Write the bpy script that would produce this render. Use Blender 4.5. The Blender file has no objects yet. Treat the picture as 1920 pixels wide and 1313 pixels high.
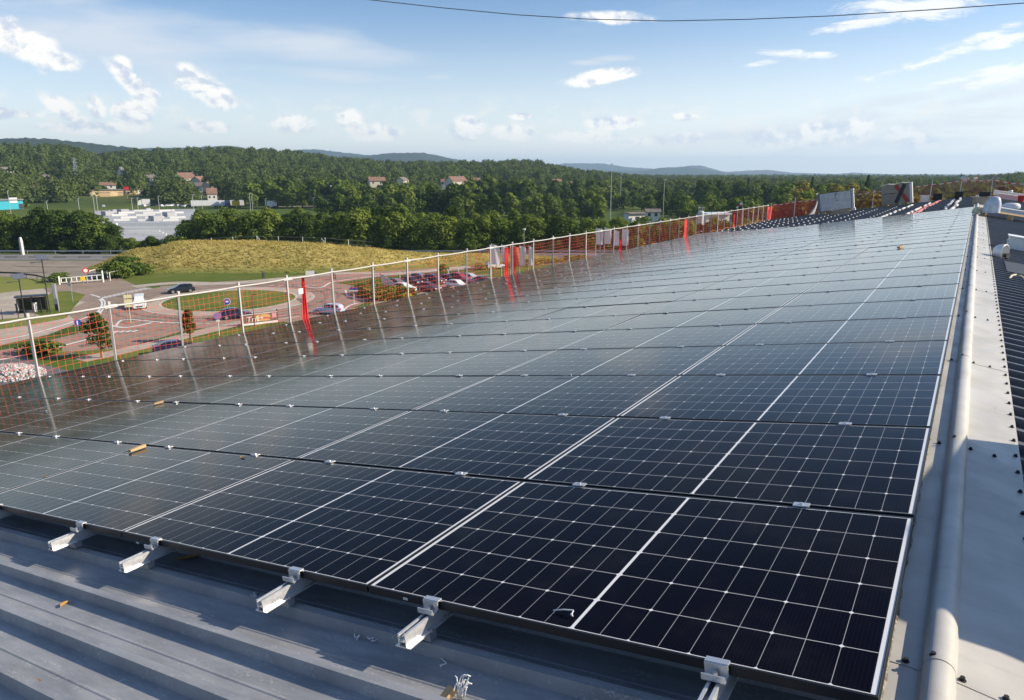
import bpy, bmesh, math, random
import numpy as np
from mathutils import Vector, Matrix
R = math.radians
random.seed(7); rng = np.random.default_rng(7)
S = bpy.context.scene
COL = S.collection

# ---------------------------------------------------------------- camera
F, PITCH, YAW = 1347.2458, -0.2419, 0.5642
CAM = Vector((0.0468, -1.7615, 1.256)); SL = 0.1531
IW, IH = 1920.0, 1313.0
cd = bpy.data.cameras.new('camera'); cam = bpy.data.objects.new('camera', cd); COL.objects.link(cam)
cd.sensor_width = 36; cd.lens = 36 * F / IW; cd.clip_start = 0.05; cd.clip_end = 40000
cam.location = CAM; cam.rotation_euler = (math.pi / 2 + PITCH, 0, YAW)
S.camera = cam
S.view_settings.view_transform = 'Standard'; S.view_settings.look = 'None'
S.view_settings.exposure = 0.52; S.view_settings.gamma = 1
S.cycles.max_bounces = 6; S.cycles.volume_bounces = 0; S.cycles.transparent_max_bounces = 8
S.cycles.caustics_reflective = False; S.cycles.caustics_refractive = False

# camera ray helpers: a pixel of the 1920x1313 photograph -> a direction in the world
FW = Vector((-math.sin(YAW) * math.cos(PITCH), math.cos(YAW) * math.cos(PITCH), math.sin(PITCH)))
RT = Vector((math.cos(YAW), math.sin(YAW), 0)); UP = RT.cross(FW)
def ray(x, y): return FW + RT * ((x - IW / 2) / F) - UP * ((y - IH / 2) / F)
def azel(x, y):
    d = ray(x, y); return math.atan2(-d.x, d.y), math.atan2(d.z, math.hypot(d.x, d.y))
def G(x, y, z=-18.0):
    d = ray(x, y); t = (z - CAM.z) / d.z; return CAM + d * t
NL = Vector((-math.sin(SL), 0, math.cos(SL)))          # normal of the left slope
UD = Vector((-math.cos(SL), 0, -math.sin(SL)))         # down the left slope
NR = Vector((math.sin(SL), 0, math.cos(SL))); UR = Vector((math.cos(SL), 0, -math.sin(SL)))
def onroof(x, y, off=0.0):
    d = ray(x, y); t = (off - CAM.dot(NL)) / d.dot(NL); return CAM + d * t
RAP = Vector((0.12, 0, -0.135))                         # apex line of the pans on the right slope
def onright(x, y, off=0.0):
    d = ray(x, y); t = (off - (CAM - RAP).dot(NR)) / d.dot(NR); return CAM + d * t
def rp(u, v, off=0.0): return UD * u + Vector((0, v, 0)) + NL * off
def rr(u, v, off=0.0): return RAP + UR * u + Vector((0, v, 0)) + NR * off

# ---------------------------------------------------------------- sky, sun
SUN_AZ, SUN_EL = R(57), R(29)                           # azimuth from +Y towards +X
SUND = Vector((math.sin(SUN_AZ) * math.cos(SUN_EL), math.cos(SUN_AZ) * math.cos(SUN_EL), math.sin(SUN_EL)))
sl = bpy.data.lights.new('sun', 'SUN'); sl.energy = 5.0; sl.angle = R(0.55); sl.color = (1, .88, .71)
so = bpy.data.objects.new('sun', sl); COL.objects.link(so)
so.rotation_euler = SUND.to_track_quat('Z', 'Y').to_euler(); so.location = (40, 25, 60)

class NB:
    """small helper to write node trees as expressions"""
    def __init__(s, nt): s.nt = nt; s.l = nt.links
    def n(s, t, **k):
        o = s.nt.nodes.new(t)
        for a, b in k.items(): setattr(o, a, b)
        return o
    def put(s, sock, v):
        if isinstance(v, bpy.types.NodeSocket): s.l.new(v, sock)
        elif v is not None: sock.default_value = v
    def m(s, op, a, b=None, c=None, clamp=False):
        o = s.n('ShaderNodeMath', operation=op, use_clamp=clamp)
        for i, v in enumerate((a, b, c)):
            if v is not None: s.put(o.inputs[i], v)
        return o.outputs[0]
    def vm(s, op, a, b=None):
        o = s.n('ShaderNodeVectorMath', operation=op); s.put(o.inputs[0], a)
        if b is not None: s.put(o.inputs[1], b)
        return o.outputs[1] if op in ('LENGTH', 'DOT_PRODUCT', 'DISTANCE') else o.outputs[0]
    def mr(s, v, a, b, c=0.0, d=1.0, smooth=True):
        o = s.n('ShaderNodeMapRange', interpolation_type='SMOOTHSTEP' if smooth else 'LINEAR')
        for i, q in enumerate((v, a, b, c, d)): s.put(o.inputs[i], q)
        return o.outputs[0]
    def mix(s, f, a, b):
        o = s.n('ShaderNodeMix', data_type='RGBA'); s.put(o.inputs[0], f)
        for i, v in ((6, a), (7, b)):
            if not isinstance(v, bpy.types.NodeSocket) and len(v) == 3: v = (*v, 1)
            s.put(o.inputs[i], v)
        return o.outputs[2]
    def noise(s, vec, scale, detail=4, rough=.55, dist=0, col=False):
        o = s.n('ShaderNodeTexNoise'); s.put(o.inputs['Vector'], vec); o.inputs['Scale'].default_value = scale
        o.inputs['Detail'].default_value = detail; o.inputs['Roughness'].default_value = rough; o.inputs['Distortion'].default_value = dist
        return o.outputs['Color' if col else 'Fac']
    def comb(s, x, y, z=0.0):
        o = s.n('ShaderNodeCombineXYZ')
        for i, v in enumerate((x, y, z)): s.put(o.inputs[i], v)
        return o.outputs[0]
    def sep(s, v):
        o = s.n('ShaderNodeSeparateXYZ'); s.put(o.inputs[0], v); return o.outputs
    def mapping(s, v, loc=(0, 0, 0), rot=(0, 0, 0), scale=(1, 1, 1), kind='POINT'):
        o = s.n('ShaderNodeMapping', vector_type=kind); s.put(o.inputs[0], v)
        o.inputs['Location'].default_value = loc; o.inputs['Rotation'].default_value = rot; o.inputs['Scale'].default_value = scale
        return o.outputs[0]
    def rgb(s, c): o = s.n('ShaderNodeRGB'); o.outputs[0].default_value = (*c, 1); return o.outputs[0]

def make_world():
    w = bpy.data.worlds.new('World'); S.world = w; w.use_nodes = True
    nt = w.node_tree; nt.nodes.clear(); b = NB(nt)
    sky = b.n('ShaderNodeTexSky', sky_type='NISHITA'); sky.sun_disc = False
    sky.sun_elevation = SUN_EL; sky.sun_rotation = SUN_AZ
    sky.air_density = 1.0; sky.dust_density = 0.6; sky.ozone_density = 1.5; sky.altitude = 250
    d = b.n('ShaderNodeTexCoord').outputs['Generated']
    x, y, z = b.sep(d)
    az = b.m('ARCTAN2', b.m('MULTIPLY', x, -1.0), y); el = b.m('ARCSINE', z)
    P = b.comb(az, el)
    # --- veil of thin high cloud, streaked along the horizon
    vs = b.mapping(P, rot=(0, 0, R(-4)), scale=(3.2, 17, 1))
    n1 = b.noise(vs, 1.0, 7, .58, .6)
    n2 = b.noise(b.mapping(P, loc=(3, 1, 0), rot=(0, 0, R(7)), scale=(7, 34, 1)), 1.0, 5, .6, .5)
    veil_in = b.m('ADD', b.m('MULTIPLY', n1, .7), b.m('MULTIPLY', n2, .3))
    # --- named cloud banks as soft ellipses (pixel centre, radii, tilt)
    def blob(cx, cy, rx, ry, rot=0):
        a, e = azel(cx, cy)
        k = 1 / F
        mp = b.mapping(P, loc=(a, e, 0), rot=(0, 0, R(rot)), scale=(rx * k * 1.0, ry * k, 1), kind='TEXTURE')
        ln = b.vm('LENGTH', mp)
        return b.mr(ln, 1.0, 0.0)
    def total(lst):
        o = None
        for q in lst:
            s = blob(*q); o = s if o is None else b.m('MAXIMUM', o, s)
        return o
    veil_b = total([(150, 60, 520, 75, 8), (560, 85, 330, 55, 4), (600, 140, 300, 22, 2), (300, 120, 420, 60, 10), (90, 15, 420, 70, 0),
                    (1650, 195, 420, 22, -9), (1750, 230, 520, 45, -5), (1500, 235, 420, 40, -6), (1560, 270, 420, 38, 0), (1850, 180, 260, 24, -10),
                    (1150, 110, 70, 9, 0), (1100, 118, 60, 8, 0), (820, 145, 60, 9, 0), (1230, 193, 90, 9, 0)])
    veil = b.m('MULTIPLY', b.mr(b.m('ADD', veil_in, b.m('MULTIPLY', veil_b, .24)), .53, .84), b.mr(veil_b, 0.0, .5, .35, 1))
    # generic clouds elsewhere (behind the camera and overhead: seen only mirrored in the panels)
    over = b.mr(b.noise(b.mapping(d, scale=(2.1, 2.1, 3.4)), 1.0, 7, .6, .4), .52, .72)
    over = b.m('MULTIPLY', over, b.mr(el, .21, .36))
    # --- cumulus
    warp = b.noise(b.mapping(P, scale=(1, 1.3, 1)), 19, 9, .60, .15)
    warp2 = b.noise(b.mapping(P, loc=(.006, -.009, 0), scale=(1, 1.3, 1)), 19, 9, .60, .15)
    cum_b = total([(55, 92, 76, 44, 24), (20, 70, 55, 49, 20), (100, 112, 73, 26, 14), (250, 155, 76, 26, 42), (228, 128, 27, 31, 0), (365, 157, 51, 39, 20), (405, 180, 59, 31, 20), (350, 140, 29, 31, 0),
                   (120, 208, 67, 26, 35), (180, 200, 21, 34, -10), (250, 215, 55, 29, 15), (265, 205, 27, 29, 0), (1120, 147, 128, 20, -8), (1170, 138, 61, 18, -8), (1145, 33, 110, 18, 2),
                   (655, 228, 37, 34, 10), (560, 235, 67, 31, 0), (700, 250, 85, 26, 0), (880, 245, 56, 39, 0), (960, 250, 67, 23, 0), (975, 218, 39, 9, 0), (1100, 258, 110, 18, 0), (1160, 232, 85, 23, 0), (1210, 265, 73, 18, 0),
                   (1430, 260, 49, 34, 0), (1520, 255, 116, 36, -10), (1590, 250, 61, 44, 0), (1710, 265, 73, 39, 18), (1290, 258, 61, 16, 0), (1280, 220, 49, 12, 0), (0, 212, 134, 16, 0), (170, 240, 171, 16, 0), (380, 238, 73, 18, 0)])
    wis_b = total([(1690, 12, 183, 39, 4), (1775, 14, 92, 34, 0), (1620, 45, 110, 16, -4), (1545, 58, 44, 10, -4), (1840, 68, 98, 18, -12), (1880, 75, 73, 18, -12), (1505, 102, 146, 13, 6), (1420, 120, 54, 9, -6), (1725, 120, 159, 14, -14), (1880, 140, 110, 26, -12), (1780, 155, 98, 10, -8)])
    cm = b.mr(b.m('ADD', cum_b, b.m('MULTIPLY', b.m('SUBTRACT', warp, .5), 1.75)), .17, .68)
    cm = b.m('MULTIPLY', cm, b.mr(cum_b, 0.0, .3))
    low = b.mr(el, R(1.2), R(4.2), .42, 1)           # low banks pale into the haze
    cm = b.m('MULTIPLY', cm, low)
    wn = b.noise(b.mapping(P, loc=(1, 2, 0), rot=(0, 0, R(9)), scale=(.7, 2.6, 1)), 30, 9, .66, .5)
    wm = b.m('MULTIPLY', b.mr(b.m('ADD', wis_b, b.m('MULTIPLY', b.m('SUBTRACT', wn, .5), 3.2)), .30, 1.15), b.mr(wis_b, 0.0, .35))
    # horizon scatter of tiny cumulus
    hz = b.m('MULTIPLY', b.mr(b.noise(b.mapping(P, scale=(1, 1.7, 1)), 26, 8, .62, .3), .50, .66), b.m('MULTIPLY', b.mr(el, R(.6), R(2)), b.mr(el, R(6.2), R(3.8))))
    shade = b.mr(b.m('SUBTRACT', warp, warp2), -.09, .05)
    cbright = b.mix(shade, (.58, .64, .74), (1.0, .965, .90))
    STR = 0.095
    skyc = b.vm('MULTIPLY', sky.outputs[0], (.84, .97, 1.13))
    # thin milky air near the horizon and towards the sun, as in the photograph
    sd = b.vm('DOT_PRODUCT', d, tuple(SUND))
    tow = b.mr(sd, -.2, .95)
    milk = b.m('MULTIPLY', b.mr(el, R(12.5), R(-1)), b.m('ADD', .62, b.m('MULTIPLY', tow, .34)))
    k = 1 / STR
    c = b.mix(milk, skyc, tuple(v * k for v in (.93, .92, .865)))
    c = b.mix(b.m('MULTIPLY', veil, .80), c, tuple(v * k for v in (.56, .60, .65)))
    c = b.mix(b.m('MULTIPLY', over, .40), c, tuple(v * k for v in (.50, .47, .44)))
    c = b.mix(b.m('MULTIPLY', hz, .60), c, tuple(v * k for v in (.74, .73, .69)))
    sc = b.n('ShaderNodeVectorMath', operation='SCALE'); b.put(sc.inputs[0], cbright); sc.inputs[3].default_value = .86 * k
    c = b.mix(b.m('MULTIPLY', cm, .90), c, sc.outputs[0])
    c = b.mix(b.m('MULTIPLY', wm, .80), c, tuple(v * k for v in (.84, .82, .77)))
    bg = b.n('ShaderNodeBackground'); bg.inputs[1].default_value = STR; b.put(bg.inputs[0], c)
    out = b.n('ShaderNodeOutputWorld'); nt.links.new(bg.outputs[0], out.inputs[0])
make_world()

# ---------------------------------------------------------------- object helpers
def setp(o, label=None, cat=None, group=None, kind=None):
    if label: o['label'] = label
    if cat: o['category'] = cat
    if group: o['group'] = group
    if kind: o['kind'] = kind
    return o
def link(o, parent=None):
    COL.objects.link(o)
    if parent: o.parent = parent
    return o
def thing(name, label, cat, loc=(0, 0, 0), rz=0, group=None):
    o = bpy.data.objects.new(name, None); o.empty_display_size = .2
    o.location = loc; o.rotation_euler = (0, 0, rz)
    link(o); return setp(o, label, cat, group)
KIDS = {}
def copy_tree(o, parent=None):
    c = o.copy(); link(c, parent)
    if parent is not None: c.matrix_parent_inverse = o.matrix_parent_inverse.copy()
    for ch in KIDS.get(o.name, []): 
        k = copy_tree(ch, c)
        KIDS.setdefault(c.name, []).append(k)
    return c
def ordw(n):
    w = ['', 'first', 'second', 'third', 'fourth', 'fifth', 'sixth', 'seventh', 'eighth', 'ninth', 'tenth', 'eleventh', 'twelfth', 'thirteenth', 'fourteenth', 'fifteenth', 'sixteenth', 'seventeenth', 'eighteenth', 'nineteenth']
    if n < 20: return w[n]
    t = {2: 'twenty', 3: 'thirty', 4: 'forty', 5: 'fifty', 6: 'sixty', 7: 'seventy', 8: 'eighty', 9: 'ninety'}
    if n >= 100: return 'hundred and ' + ordw(n - 100) if n > 100 else 'hundredth'
    return t[n // 10] + '-' + w[n % 10] if n % 10 else t[n // 10][:-1] + 'ieth'

class MB:
    """collects shapes and links them as ONE mesh object"""
    def __init__(s): s.v = []; s.f = []; s.mi = []; s.cur = 0
    def add(s, vs, fs):
        o = len(s.v); s.v += [tuple(q) for q in vs]; s.f += [[i + o for i in f] for f in fs]; s.mi += [s.cur] * len(fs)
        return s
    def box(s, c, d, ax=None):
        c = Vector(c); h = [q / 2 for q in d]
        X, Y, Z = ax if ax else (Vector((1, 0, 0)), Vector((0, 1, 0)), Vector((0, 0, 1)))
        vs = [c + X * (sx * h[0]) + Y * (sy * h[1]) + Z * (sz * h[2]) for sx in (-1, 1) for sy in (-1, 1) for sz in (-1, 1)]
        return s.add(vs, [(0, 1, 3, 2), (4, 6, 7, 5), (0, 4, 5, 1), (2, 3, 7, 6), (0, 2, 6, 4), (1, 5, 7, 3)])
    def bar(s, a, b, w, h=None, up=Vector((0, 0, 1))):
        a, b = Vector(a), Vector(b); d = (b - a); L = d.length; Z = d / L
        X = up.cross(Z)
        if X.length < 1e-4: X = Vector((1, 0, 0)).cross(Z)
        X.normalize(); Y = Z.cross(X)
        return s.box((a + b) / 2, (w, h or w, L), (X, Y, Z))
    def tube(s, pts, r, n=8, caps=True):
        pts = [Vector(p) for p in pts]; rs = r if isinstance(r, (list, tuple)) else [r] * len(pts)
        o = []; pu = None
        for i, p in enumerate(pts):
            t = (pts[min(i + 1, len(pts) - 1)] - pts[max(i - 1, 0)]).normalized()
            if pu is None:
                pu = Vector((0, 0, 1)).cross(t)
                if pu.length < .05: pu = Vector((1, 0, 0)).cross(t)
            X = (pu - t * pu.dot(t)).normalized(); pu = X; Y = t.cross(X)
            o.append([p + (X * math.cos(2 * math.pi * k / n) + Y * math.sin(2 * math.pi * k / n)) * rs[i] for k in range(n)])
        vs = [q for ring in o for q in ring]; fs = []
        for i in range(len(o) - 1):
            for k in range(n):
                k2 = (k + 1) % n; fs.append((i * n + k, i * n + k2, (i + 1) * n + k2, (i + 1) * n + k))
        if caps: fs += [tuple(range(n))[::-1], tuple(range((len(o) - 1) * n, len(o) * n))]
        return s.add(vs, fs)
    def loft(s, rings, closed=True, caps=False):
        n = len(rings[0]); vs = [q for r_ in rings for q in r_]; fs = []
        for i in range(len(rings) - 1):
            for k in range(n if closed else n - 1):
                k2 = (k + 1) % n; fs.append((i * n + k, i * n + k2, (i + 1) * n + k2, (i + 1) * n + k))
        if caps: fs += [tuple(range(n))[::-1], tuple(range((len(rings) - 1) * n, len(rings) * n))]
        return s.add(vs, fs)
    def prism(s, poly, a, b):
        """poly: list of (p,q); a: function (p,q)->point on first face, b: second face"""
        n = len(poly); vs = [a(*q) for q in poly] + [b(*q) for q in poly]
        fs = [tuple(range(n))[::-1], tuple(range(n, 2 * n))] + [(i, (i + 1) % n, n + (i + 1) % n, n + i) for i in range(n)]
        return s.add(vs, fs)
    def mesh(s, name, mats, smooth=False):
        me = bpy.data.meshes.new(name); me.from_pydata(s.v, [], s.f)
        for m_ in (mats if isinstance(mats, (list, tuple)) else [mats]): me.materials.append(m_)
        me.polygons.foreach_set('material_index', s.mi)
        bm = bmesh.new(); bm.from_mesh(me); bmesh.ops.recalc_face_normals(bm, faces=bm.faces); bm.to_mesh(me); bm.free()
        if smooth: me.polygons.foreach_set('use_smooth', [True] * len(me.polygons))
        me.update(); return me
    def build(s, name, mats, parent=None, smooth=False, loc=None):
        return put(name, s.mesh(name, mats, smooth), parent, loc)
def put(name, me, parent=None, loc=None):
    o = bpy.data.objects.new(name, me)
    if loc is not None: o.location = loc
    link(o, parent)
    if parent is not None: KIDS.setdefault(parent.name, []).append(o)
    return o
def npmesh(name, V, Fq, mats, mi=None):
    """V (n,3), Fq (m,4) numpy quads"""
    me = bpy.data.meshes.new(name)
    me.vertices.add(len(V)); me.vertices.foreach_set('co', np.asarray(V, np.float32).ravel())
    m = len(Fq); k = Fq.shape[1]
    me.loops.add(m * k); me.loops.foreach_set('vertex_index', np.asarray(Fq, np.int32).ravel())
    me.polygons.add(m); me.polygons.foreach_set('loop_start', np.arange(0, m * k, k, dtype=np.int32))
    for q in (mats if isinstance(mats, (list, tuple)) else [mats]): me.materials.append(q)
    if mi is not None: me.polygons.foreach_set('material_index', np.asarray(mi, np.int32))
    me.update(calc_edges=True); me.validate(); return me

# ---------------------------------------------------------------- materials
def mat(name, col, rough=.6, metal=0.0, spec=.5, fn=None, ior=None):
    m = bpy.data.materials.new(name); m.use_nodes = True; nt = m.node_tree
    p = nt.nodes['Principled BSDF']; p.inputs['Base Color'].default_value = (*col, 1)
    p.inputs['Roughness'].default_value = rough; p.inputs['Metallic'].default_value = metal
    p.inputs['Specular IOR Level'].default_value = spec
    if ior: p.inputs['IOR'].default_value = ior
    if fn: fn(NB(nt), p)
    return m
def tc(b, k='Object'): return b.n('ShaderNodeTexCoord').outputs[k]
def pos(b): return b.n('ShaderNodeNewGeometry').outputs['Position']
def speckle(c1, c2, scale=6, lo=.35, hi=.7, detail=6, c3=None, s3=40, coord='pos', bump=0, rough=None):
    def fn(b, p):
        v = pos(b) if coord == 'pos' else tc(b)
        f = b.mr(b.noise(v, scale, detail, .6), lo, hi)
        c = b.mix(f, c1, c2)
        if c3: c = b.mix(b.mr(b.noise(v, s3, 3, .5), .56, .72), c, c3)
        b.put(p.inputs['Base Color'], c)
        if bump:
            bn = b.n('ShaderNodeBump'); bn.inputs['Strength'].default_value = bump; bn.inputs['Distance'].default_value = .05
            b.put(bn.inputs['Height'], b.noise(v, scale * 3, 5, .6)); b.put(p.inputs['Normal'], bn.outputs[0])
        if rough: b.put(p.inputs['Roughness'], b.mr(b.noise(v, scale * 2, 5), .3, .7, rough[0], rough[1]))
    return fn

def fn_roof(b, p):
    v = tc(b)
    x, y, z = b.sep(v)
    near_pale = b.mr(b.m('ADD', b.m('MULTIPLY', b.noise(v, 1.3, 5), .5), y), 1.6, -.2)     # paler strip at the near end, with denser dust specks
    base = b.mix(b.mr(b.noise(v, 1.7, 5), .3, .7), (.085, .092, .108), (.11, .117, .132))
    base = b.mix(b.m('MULTIPLY', near_pale, b.mr(b.noise(b.mapping(v, scale=(1.2, 6, 1)), 2.2, 7, .65), .25, .75, .45, .95)), base, (.37, .375, .385))
    # dust and dried splashes, streaked down the slope
    st = b.noise(b.mapping(v, scale=(7, 30, 7)), 1.0, 8, .68)
    sp = b.noise(v, 85, 5, .65)
    dust = b.m('MULTIPLY', b.m('MULTIPLY', b.mr(st, .48, .62), b.mr(sp, .50, .66)), b.m('ADD', .15, b.m('MULTIPLY', near_pale, .85)))
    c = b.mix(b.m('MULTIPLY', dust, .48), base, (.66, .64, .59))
    blotch = b.mr(b.noise(b.mapping(v, scale=(.8, 2.6, 1)), 3.0, 6, .65), .46, .74)
    c = b.mix(b.m('MULTIPLY', blotch, .12), c, (.24, .23, .215))
    b.put(p.inputs['Base Color'], c)
    b.put(p.inputs['Roughness'], b.mr(b.m('ADD', blotch, dust), 0, 1.2, .46, .66))
    bn = b.n('ShaderNodeBump'); bn.inputs['Strength'].default_value = .12; bn.inputs['Distance'].default_value = .01
    b.put(bn.inputs['Height'], b.noise(v, 2.5, 4)); b.put(p.inputs['Normal'], bn.outputs[0])
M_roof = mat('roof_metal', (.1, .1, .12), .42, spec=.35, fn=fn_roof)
def fn_cap(b, p):
    v = tc(b)
    c = b.mix(b.mr(b.noise(v, 2.3, 6), .3, .7), (.42, .40, .36), (.54, .52, .475))
    st_ = b.noise(b.mapping(v, scale=(1.5, 9, 1)), 2.0, 7, .7)
    c = b.mix(b.m('MULTIPLY', b.mr(st_, .5, .72), .35), c, (.33, .31, .27))
    sc = b.noise(b.mapping(v, rot=(0, 0, .5), scale=(28, 5, 10)), 1.0, 7, .7)
    c = b.mix(b.m('MULTIPLY', b.mr(sc, .64, .74), .55), c, (.26, .25, .24))
    b.put(p.inputs['Base Color'], c); b.put(p.inputs['Roughness'], b.mr(b.noise(v, 5, 5), .3, .7, .36, .55))
    bn = b.n('ShaderNodeBump'); bn.inputs['Strength'].default_value = .15; bn.inputs['Distance'].default_value = .01
    b.put(bn.inputs['Height'], b.noise(v, 3.2, 3)); b.put(p.inputs['Normal'], bn.outputs[0])
M_cap = mat('ridge_metal', (.5, .5, .48), .45, fn=fn_cap)
M_foam = mat('closure_foam', (.3, .25, .17), .9, fn=speckle((.10, .085, .06), (.34, .30, .22), 60, .4, .62))
M_black = mat('black_rubber', (.012, .012, .014), .55)
def fn_cell(b, p):
    x, y, z = b.sep(tc(b))
    u = b.m('MULTIPLY', x, -1.0)
    du = b.m('ABSOLUTE', b.m('SUBTRACT', u, .867))          # distance from the middle line
    a = b.m('SUBTRACT', du, .0055)                           # cells start 5.5 mm from the middle
    PUc = .0937
    k = b.m('DIVIDE', a, PUc)
    fr = b.m('ABSOLUTE', b.m('SUBTRACT', b.m('FRACT', b.m('ADD', k, .5)), .5))
    dl = b.m('MULTIPLY', fr, PUc)                            # to nearest half-cell line
    k2 = b.m('DIVIDE', a, 2 * PUc)
    fr2 = b.m('ABSOLUTE', b.m('SUBTRACT', b.m('FRACT', b.m('ADD', k2, .5)), .5))
    df = b.m('MULTIPLY', fr2, 2 * PUc)                       # to nearest full-cell line
    PVc = .1847
    kv = b.m('DIVIDE', b.m('SUBTRACT', y, .0129), PVc)
    fv = b.m('ABSOLUTE', b.m('SUBTRACT', b.m('FRACT', b.m('ADD', kv, .5)), .5))
    dv = b.m('MULTIPLY', fv, PVc)
    thin = b.m('LESS_THAN', dl, .0009)
    row = b.m('LESS_THAN', dv, .0013)
    dia = b.m('LESS_THAN', b.m('ADD', df, dv), .0085)
    mid = b.m('LESS_THAN', du, .0055)
    end = b.m('GREATER_THAN', a, PUc * 9)
    edge = b.m('GREATER_THAN', b.m('ABSOLUTE', b.m('SUBTRACT', y, .567)), .5525)
    white = b.m('MAXIMUM', b.m('MAXIMUM', dia, mid), b.m('MAXIMUM', end, edge))
    lines = b.m('MAXIMUM', b.m('MULTIPLY', thin, .50), b.m('MULTIPLY', row, .75))
    msk = b.m('MAXIMUM', white, lines)
    ri = b.n('ShaderNodeObjectInfo').outputs['Random']
    cell = b.mix(ri, (.0025, .003, .008), (.005, .0055, .012))
    # fine fingers across the cell
    fg = b.m('LESS_THAN', b.m('FRACT', b.m('MULTIPLY', x, 1 / .0115)), .05)
    cell = b.mix(b.m('MULTIPLY', fg, .04), cell, (.3, .3, .32))
    c = b.mix(msk, cell, (.74, .74, .74))
    # a film of dust on the glass
    du_ = b.noise(b.mapping(pos(b), scale=(1, 1, 1)), 3.0, 7, .65)
    c = b.mix(b.mr(du_, .45, .8, .0, .02), c, (.45, .42, .38))
    b.put(p.inputs['Base Color'], c)
    b.put(p.inputs['Roughness'], b.mr(du_, .35, .75, .045, .085))
    bn = b.n('ShaderNodeBump'); bn.inputs['Strength'].default_value = .04; bn.inputs['Distance'].default_value = .01
    b.put(bn.inputs['Height'], b.noise(pos(b), 1.4, 2)); b.put(p.inputs['Normal'], bn.outputs[0])
    # anti-reflective glass: almost no mirror at steep angles, a quick rise towards grazing
    p.inputs['Specular IOR Level'].default_value = 0; p.inputs['Roughness'].default_value = .6
    for l_ in list(p.inputs['Roughness'].links): b.l.remove(l_)
    lw = b.n('ShaderNodeLayerWeight'); lw.inputs['Blend'].default_value = .5; b.put(lw.inputs['Normal'], bn.outputs[0])
    cs = b.m('SUBTRACT', 1.0, lw.outputs['Facing'])
    refl = b.m('POWER', 2.71828, b.m('MULTIPLY', b.m('POWER', b.m('DIVIDE', cs, .162), 1.35), -1.0))
    gl_ = b.n('ShaderNodeBsdfGlossy'); gl_.inputs['Color'].default_value = (.97, .975, .96, 1); b.put(gl_.inputs['Roughness'], b.mr(du_, .35, .75, .085, .14)); b.put(gl_.inputs['Normal'], bn.outputs[0])
    mx = b.n('ShaderNodeMixShader'); b.put(mx.inputs[0], refl); b.l.new(p.outputs[0], mx.inputs[1]); b.l.new(gl_.outputs[0], mx.inputs[2])
    b.l.new(mx.outputs[0], b.nt.nodes['Material Output'].inputs['Surface'])
M_cell = mat('solar_glass', (.01, .01, .02), .06, ior=1.18, fn=fn_cell)
M_frame = mat('black_anodised', (.018, .019, .022), .38, .35)
M_alu = mat('aluminium', (.78, .78, .78), .35, .6, fn=speckle((.72, .72, .72), (.84, .84, .83), 18, coord='obj', rough=(.28, .45)))
M_alud = mat('bright_plate', (.66, .66, .67), .38, .7)
M_steel = mat('galvanised', (.50, .50, .50), .45, .7, fn=speckle((.42, .42, .43), (.60, .60, .60), 25, coord='obj'))
M_white = mat('white_paint', (.74, .73, .70), .45)
M_fpost = mat('fence_post_paint', (.54, .50, .46), .55)
M_whiteo = mat('offwhite', (.62, .61, .57), .55, fn=speckle((.55, .54, .50), (.70, .69, .66), 5, coord='obj'))
M_net = mat('orange_net', (.66, .085, .045), .6)
M_netred = mat('red_cloth', (.68, .035, .035), .65)
M_orope = mat('orange_rope', (.72, .26, .03), .6)
M_pink = mat('barrier_tape', (.80, .70, .66), .5, fn=lambda b, p: b.put(p.inputs['Base Color'], b.mix(b.m('LESS_THAN', b.m('FRACT', b.m('MULTIPLY', b.sep(pos(b))[1], 2.2)), .12), (.82, .74, .70), (.62, .10, .07))))
M_tapes = mat('striped_tape', (.8, .8, .8), .5, fn=lambda b, p: b.put(p.inputs['Base Color'], b.mix(b.m('LESS_THAN', b.m('FRACT', b.m('MULTIPLY', b.m('SUBTRACT', b.sep(pos(b))[0], b.sep(pos(b))[1]), 2.4)), .45), (.80, .76, .70), (.60, .08, .05))))
M_wood = mat('pine_wood', (.50, .32, .15), .7, fn=lambda b, p: b.put(p.inputs['Base Color'], b.mix(b.noise(b.mapping(tc(b), scale=(3, 30, 30)), 1, 5), (.36, .22, .10), (.62, .43, .22))))
M_leafdry = mat('dry_leaf', (.48, .26, .08), .7, fn=speckle((.55, .30, .08), (.32, .18, .08), 30, coord='obj'))
M_plastic = mat('white_plastic', (.75, .75, .74), .35)
M_card = mat('cardboard', (.36, .30, .22), .8, fn=speckle((.33, .275, .20), (.40, .34, .25), 3, coord='obj'))
M_film = mat('plastic_film', (.62, .66, .70), .22, fn=speckle((.50, .54, .58), (.72, .75, .78), 6, coord='obj'))
M_grey = mat('grey_plastic', (.22, .22, .23), .5)
M_darkmetal = mat('dark_post', (.03, .032, .036), .45)
M_glass = mat('dark_glass', (.012, .014, .016), .06)
M_tyre = mat('tyre_rubber', (.018, .018, .018), .8)
M_rim = mat('alloy_rim', (.55, .55, .56), .3, .8)
M_lamp = mat('lamp_lens', (.75, .75, .72), .15)
M_tail = mat('tail_lens', (.35, .01, .01), .2)
M_sred = mat('sign_red', (.55, .02, .025), .4); M_sblue = mat('sign_blue', (.02, .07, .36), .4)
M_spurple = mat('sign_back', (.36, .20, .45), .4); M_syel = mat('sign_yellow', (.82, .56, .02), .4); M_cream = mat('sign_cream', (.66, .60, .36), .5)
M_shell = mat('asphalt', (.12, .11, .10), .85, fn=speckle((.235, .172, .128), (.30, .222, .168), .22, .3, .7, 8, c3=(.185, .138, .108), s3=.9, rough=(.75, .95)))
M_asph2 = mat('asphalt_old', (.19, .165, .14), .9, fn=speckle((.225, .185, .14), (.29, .24, .185), .12, c3=(.15, .13, .11), s3=.5))
M_asph3 = mat('asphalt_grey', (.12, .12, .12), .9, fn=speckle((.10, .10, .10), (.15, .145, .14), .15))
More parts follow.
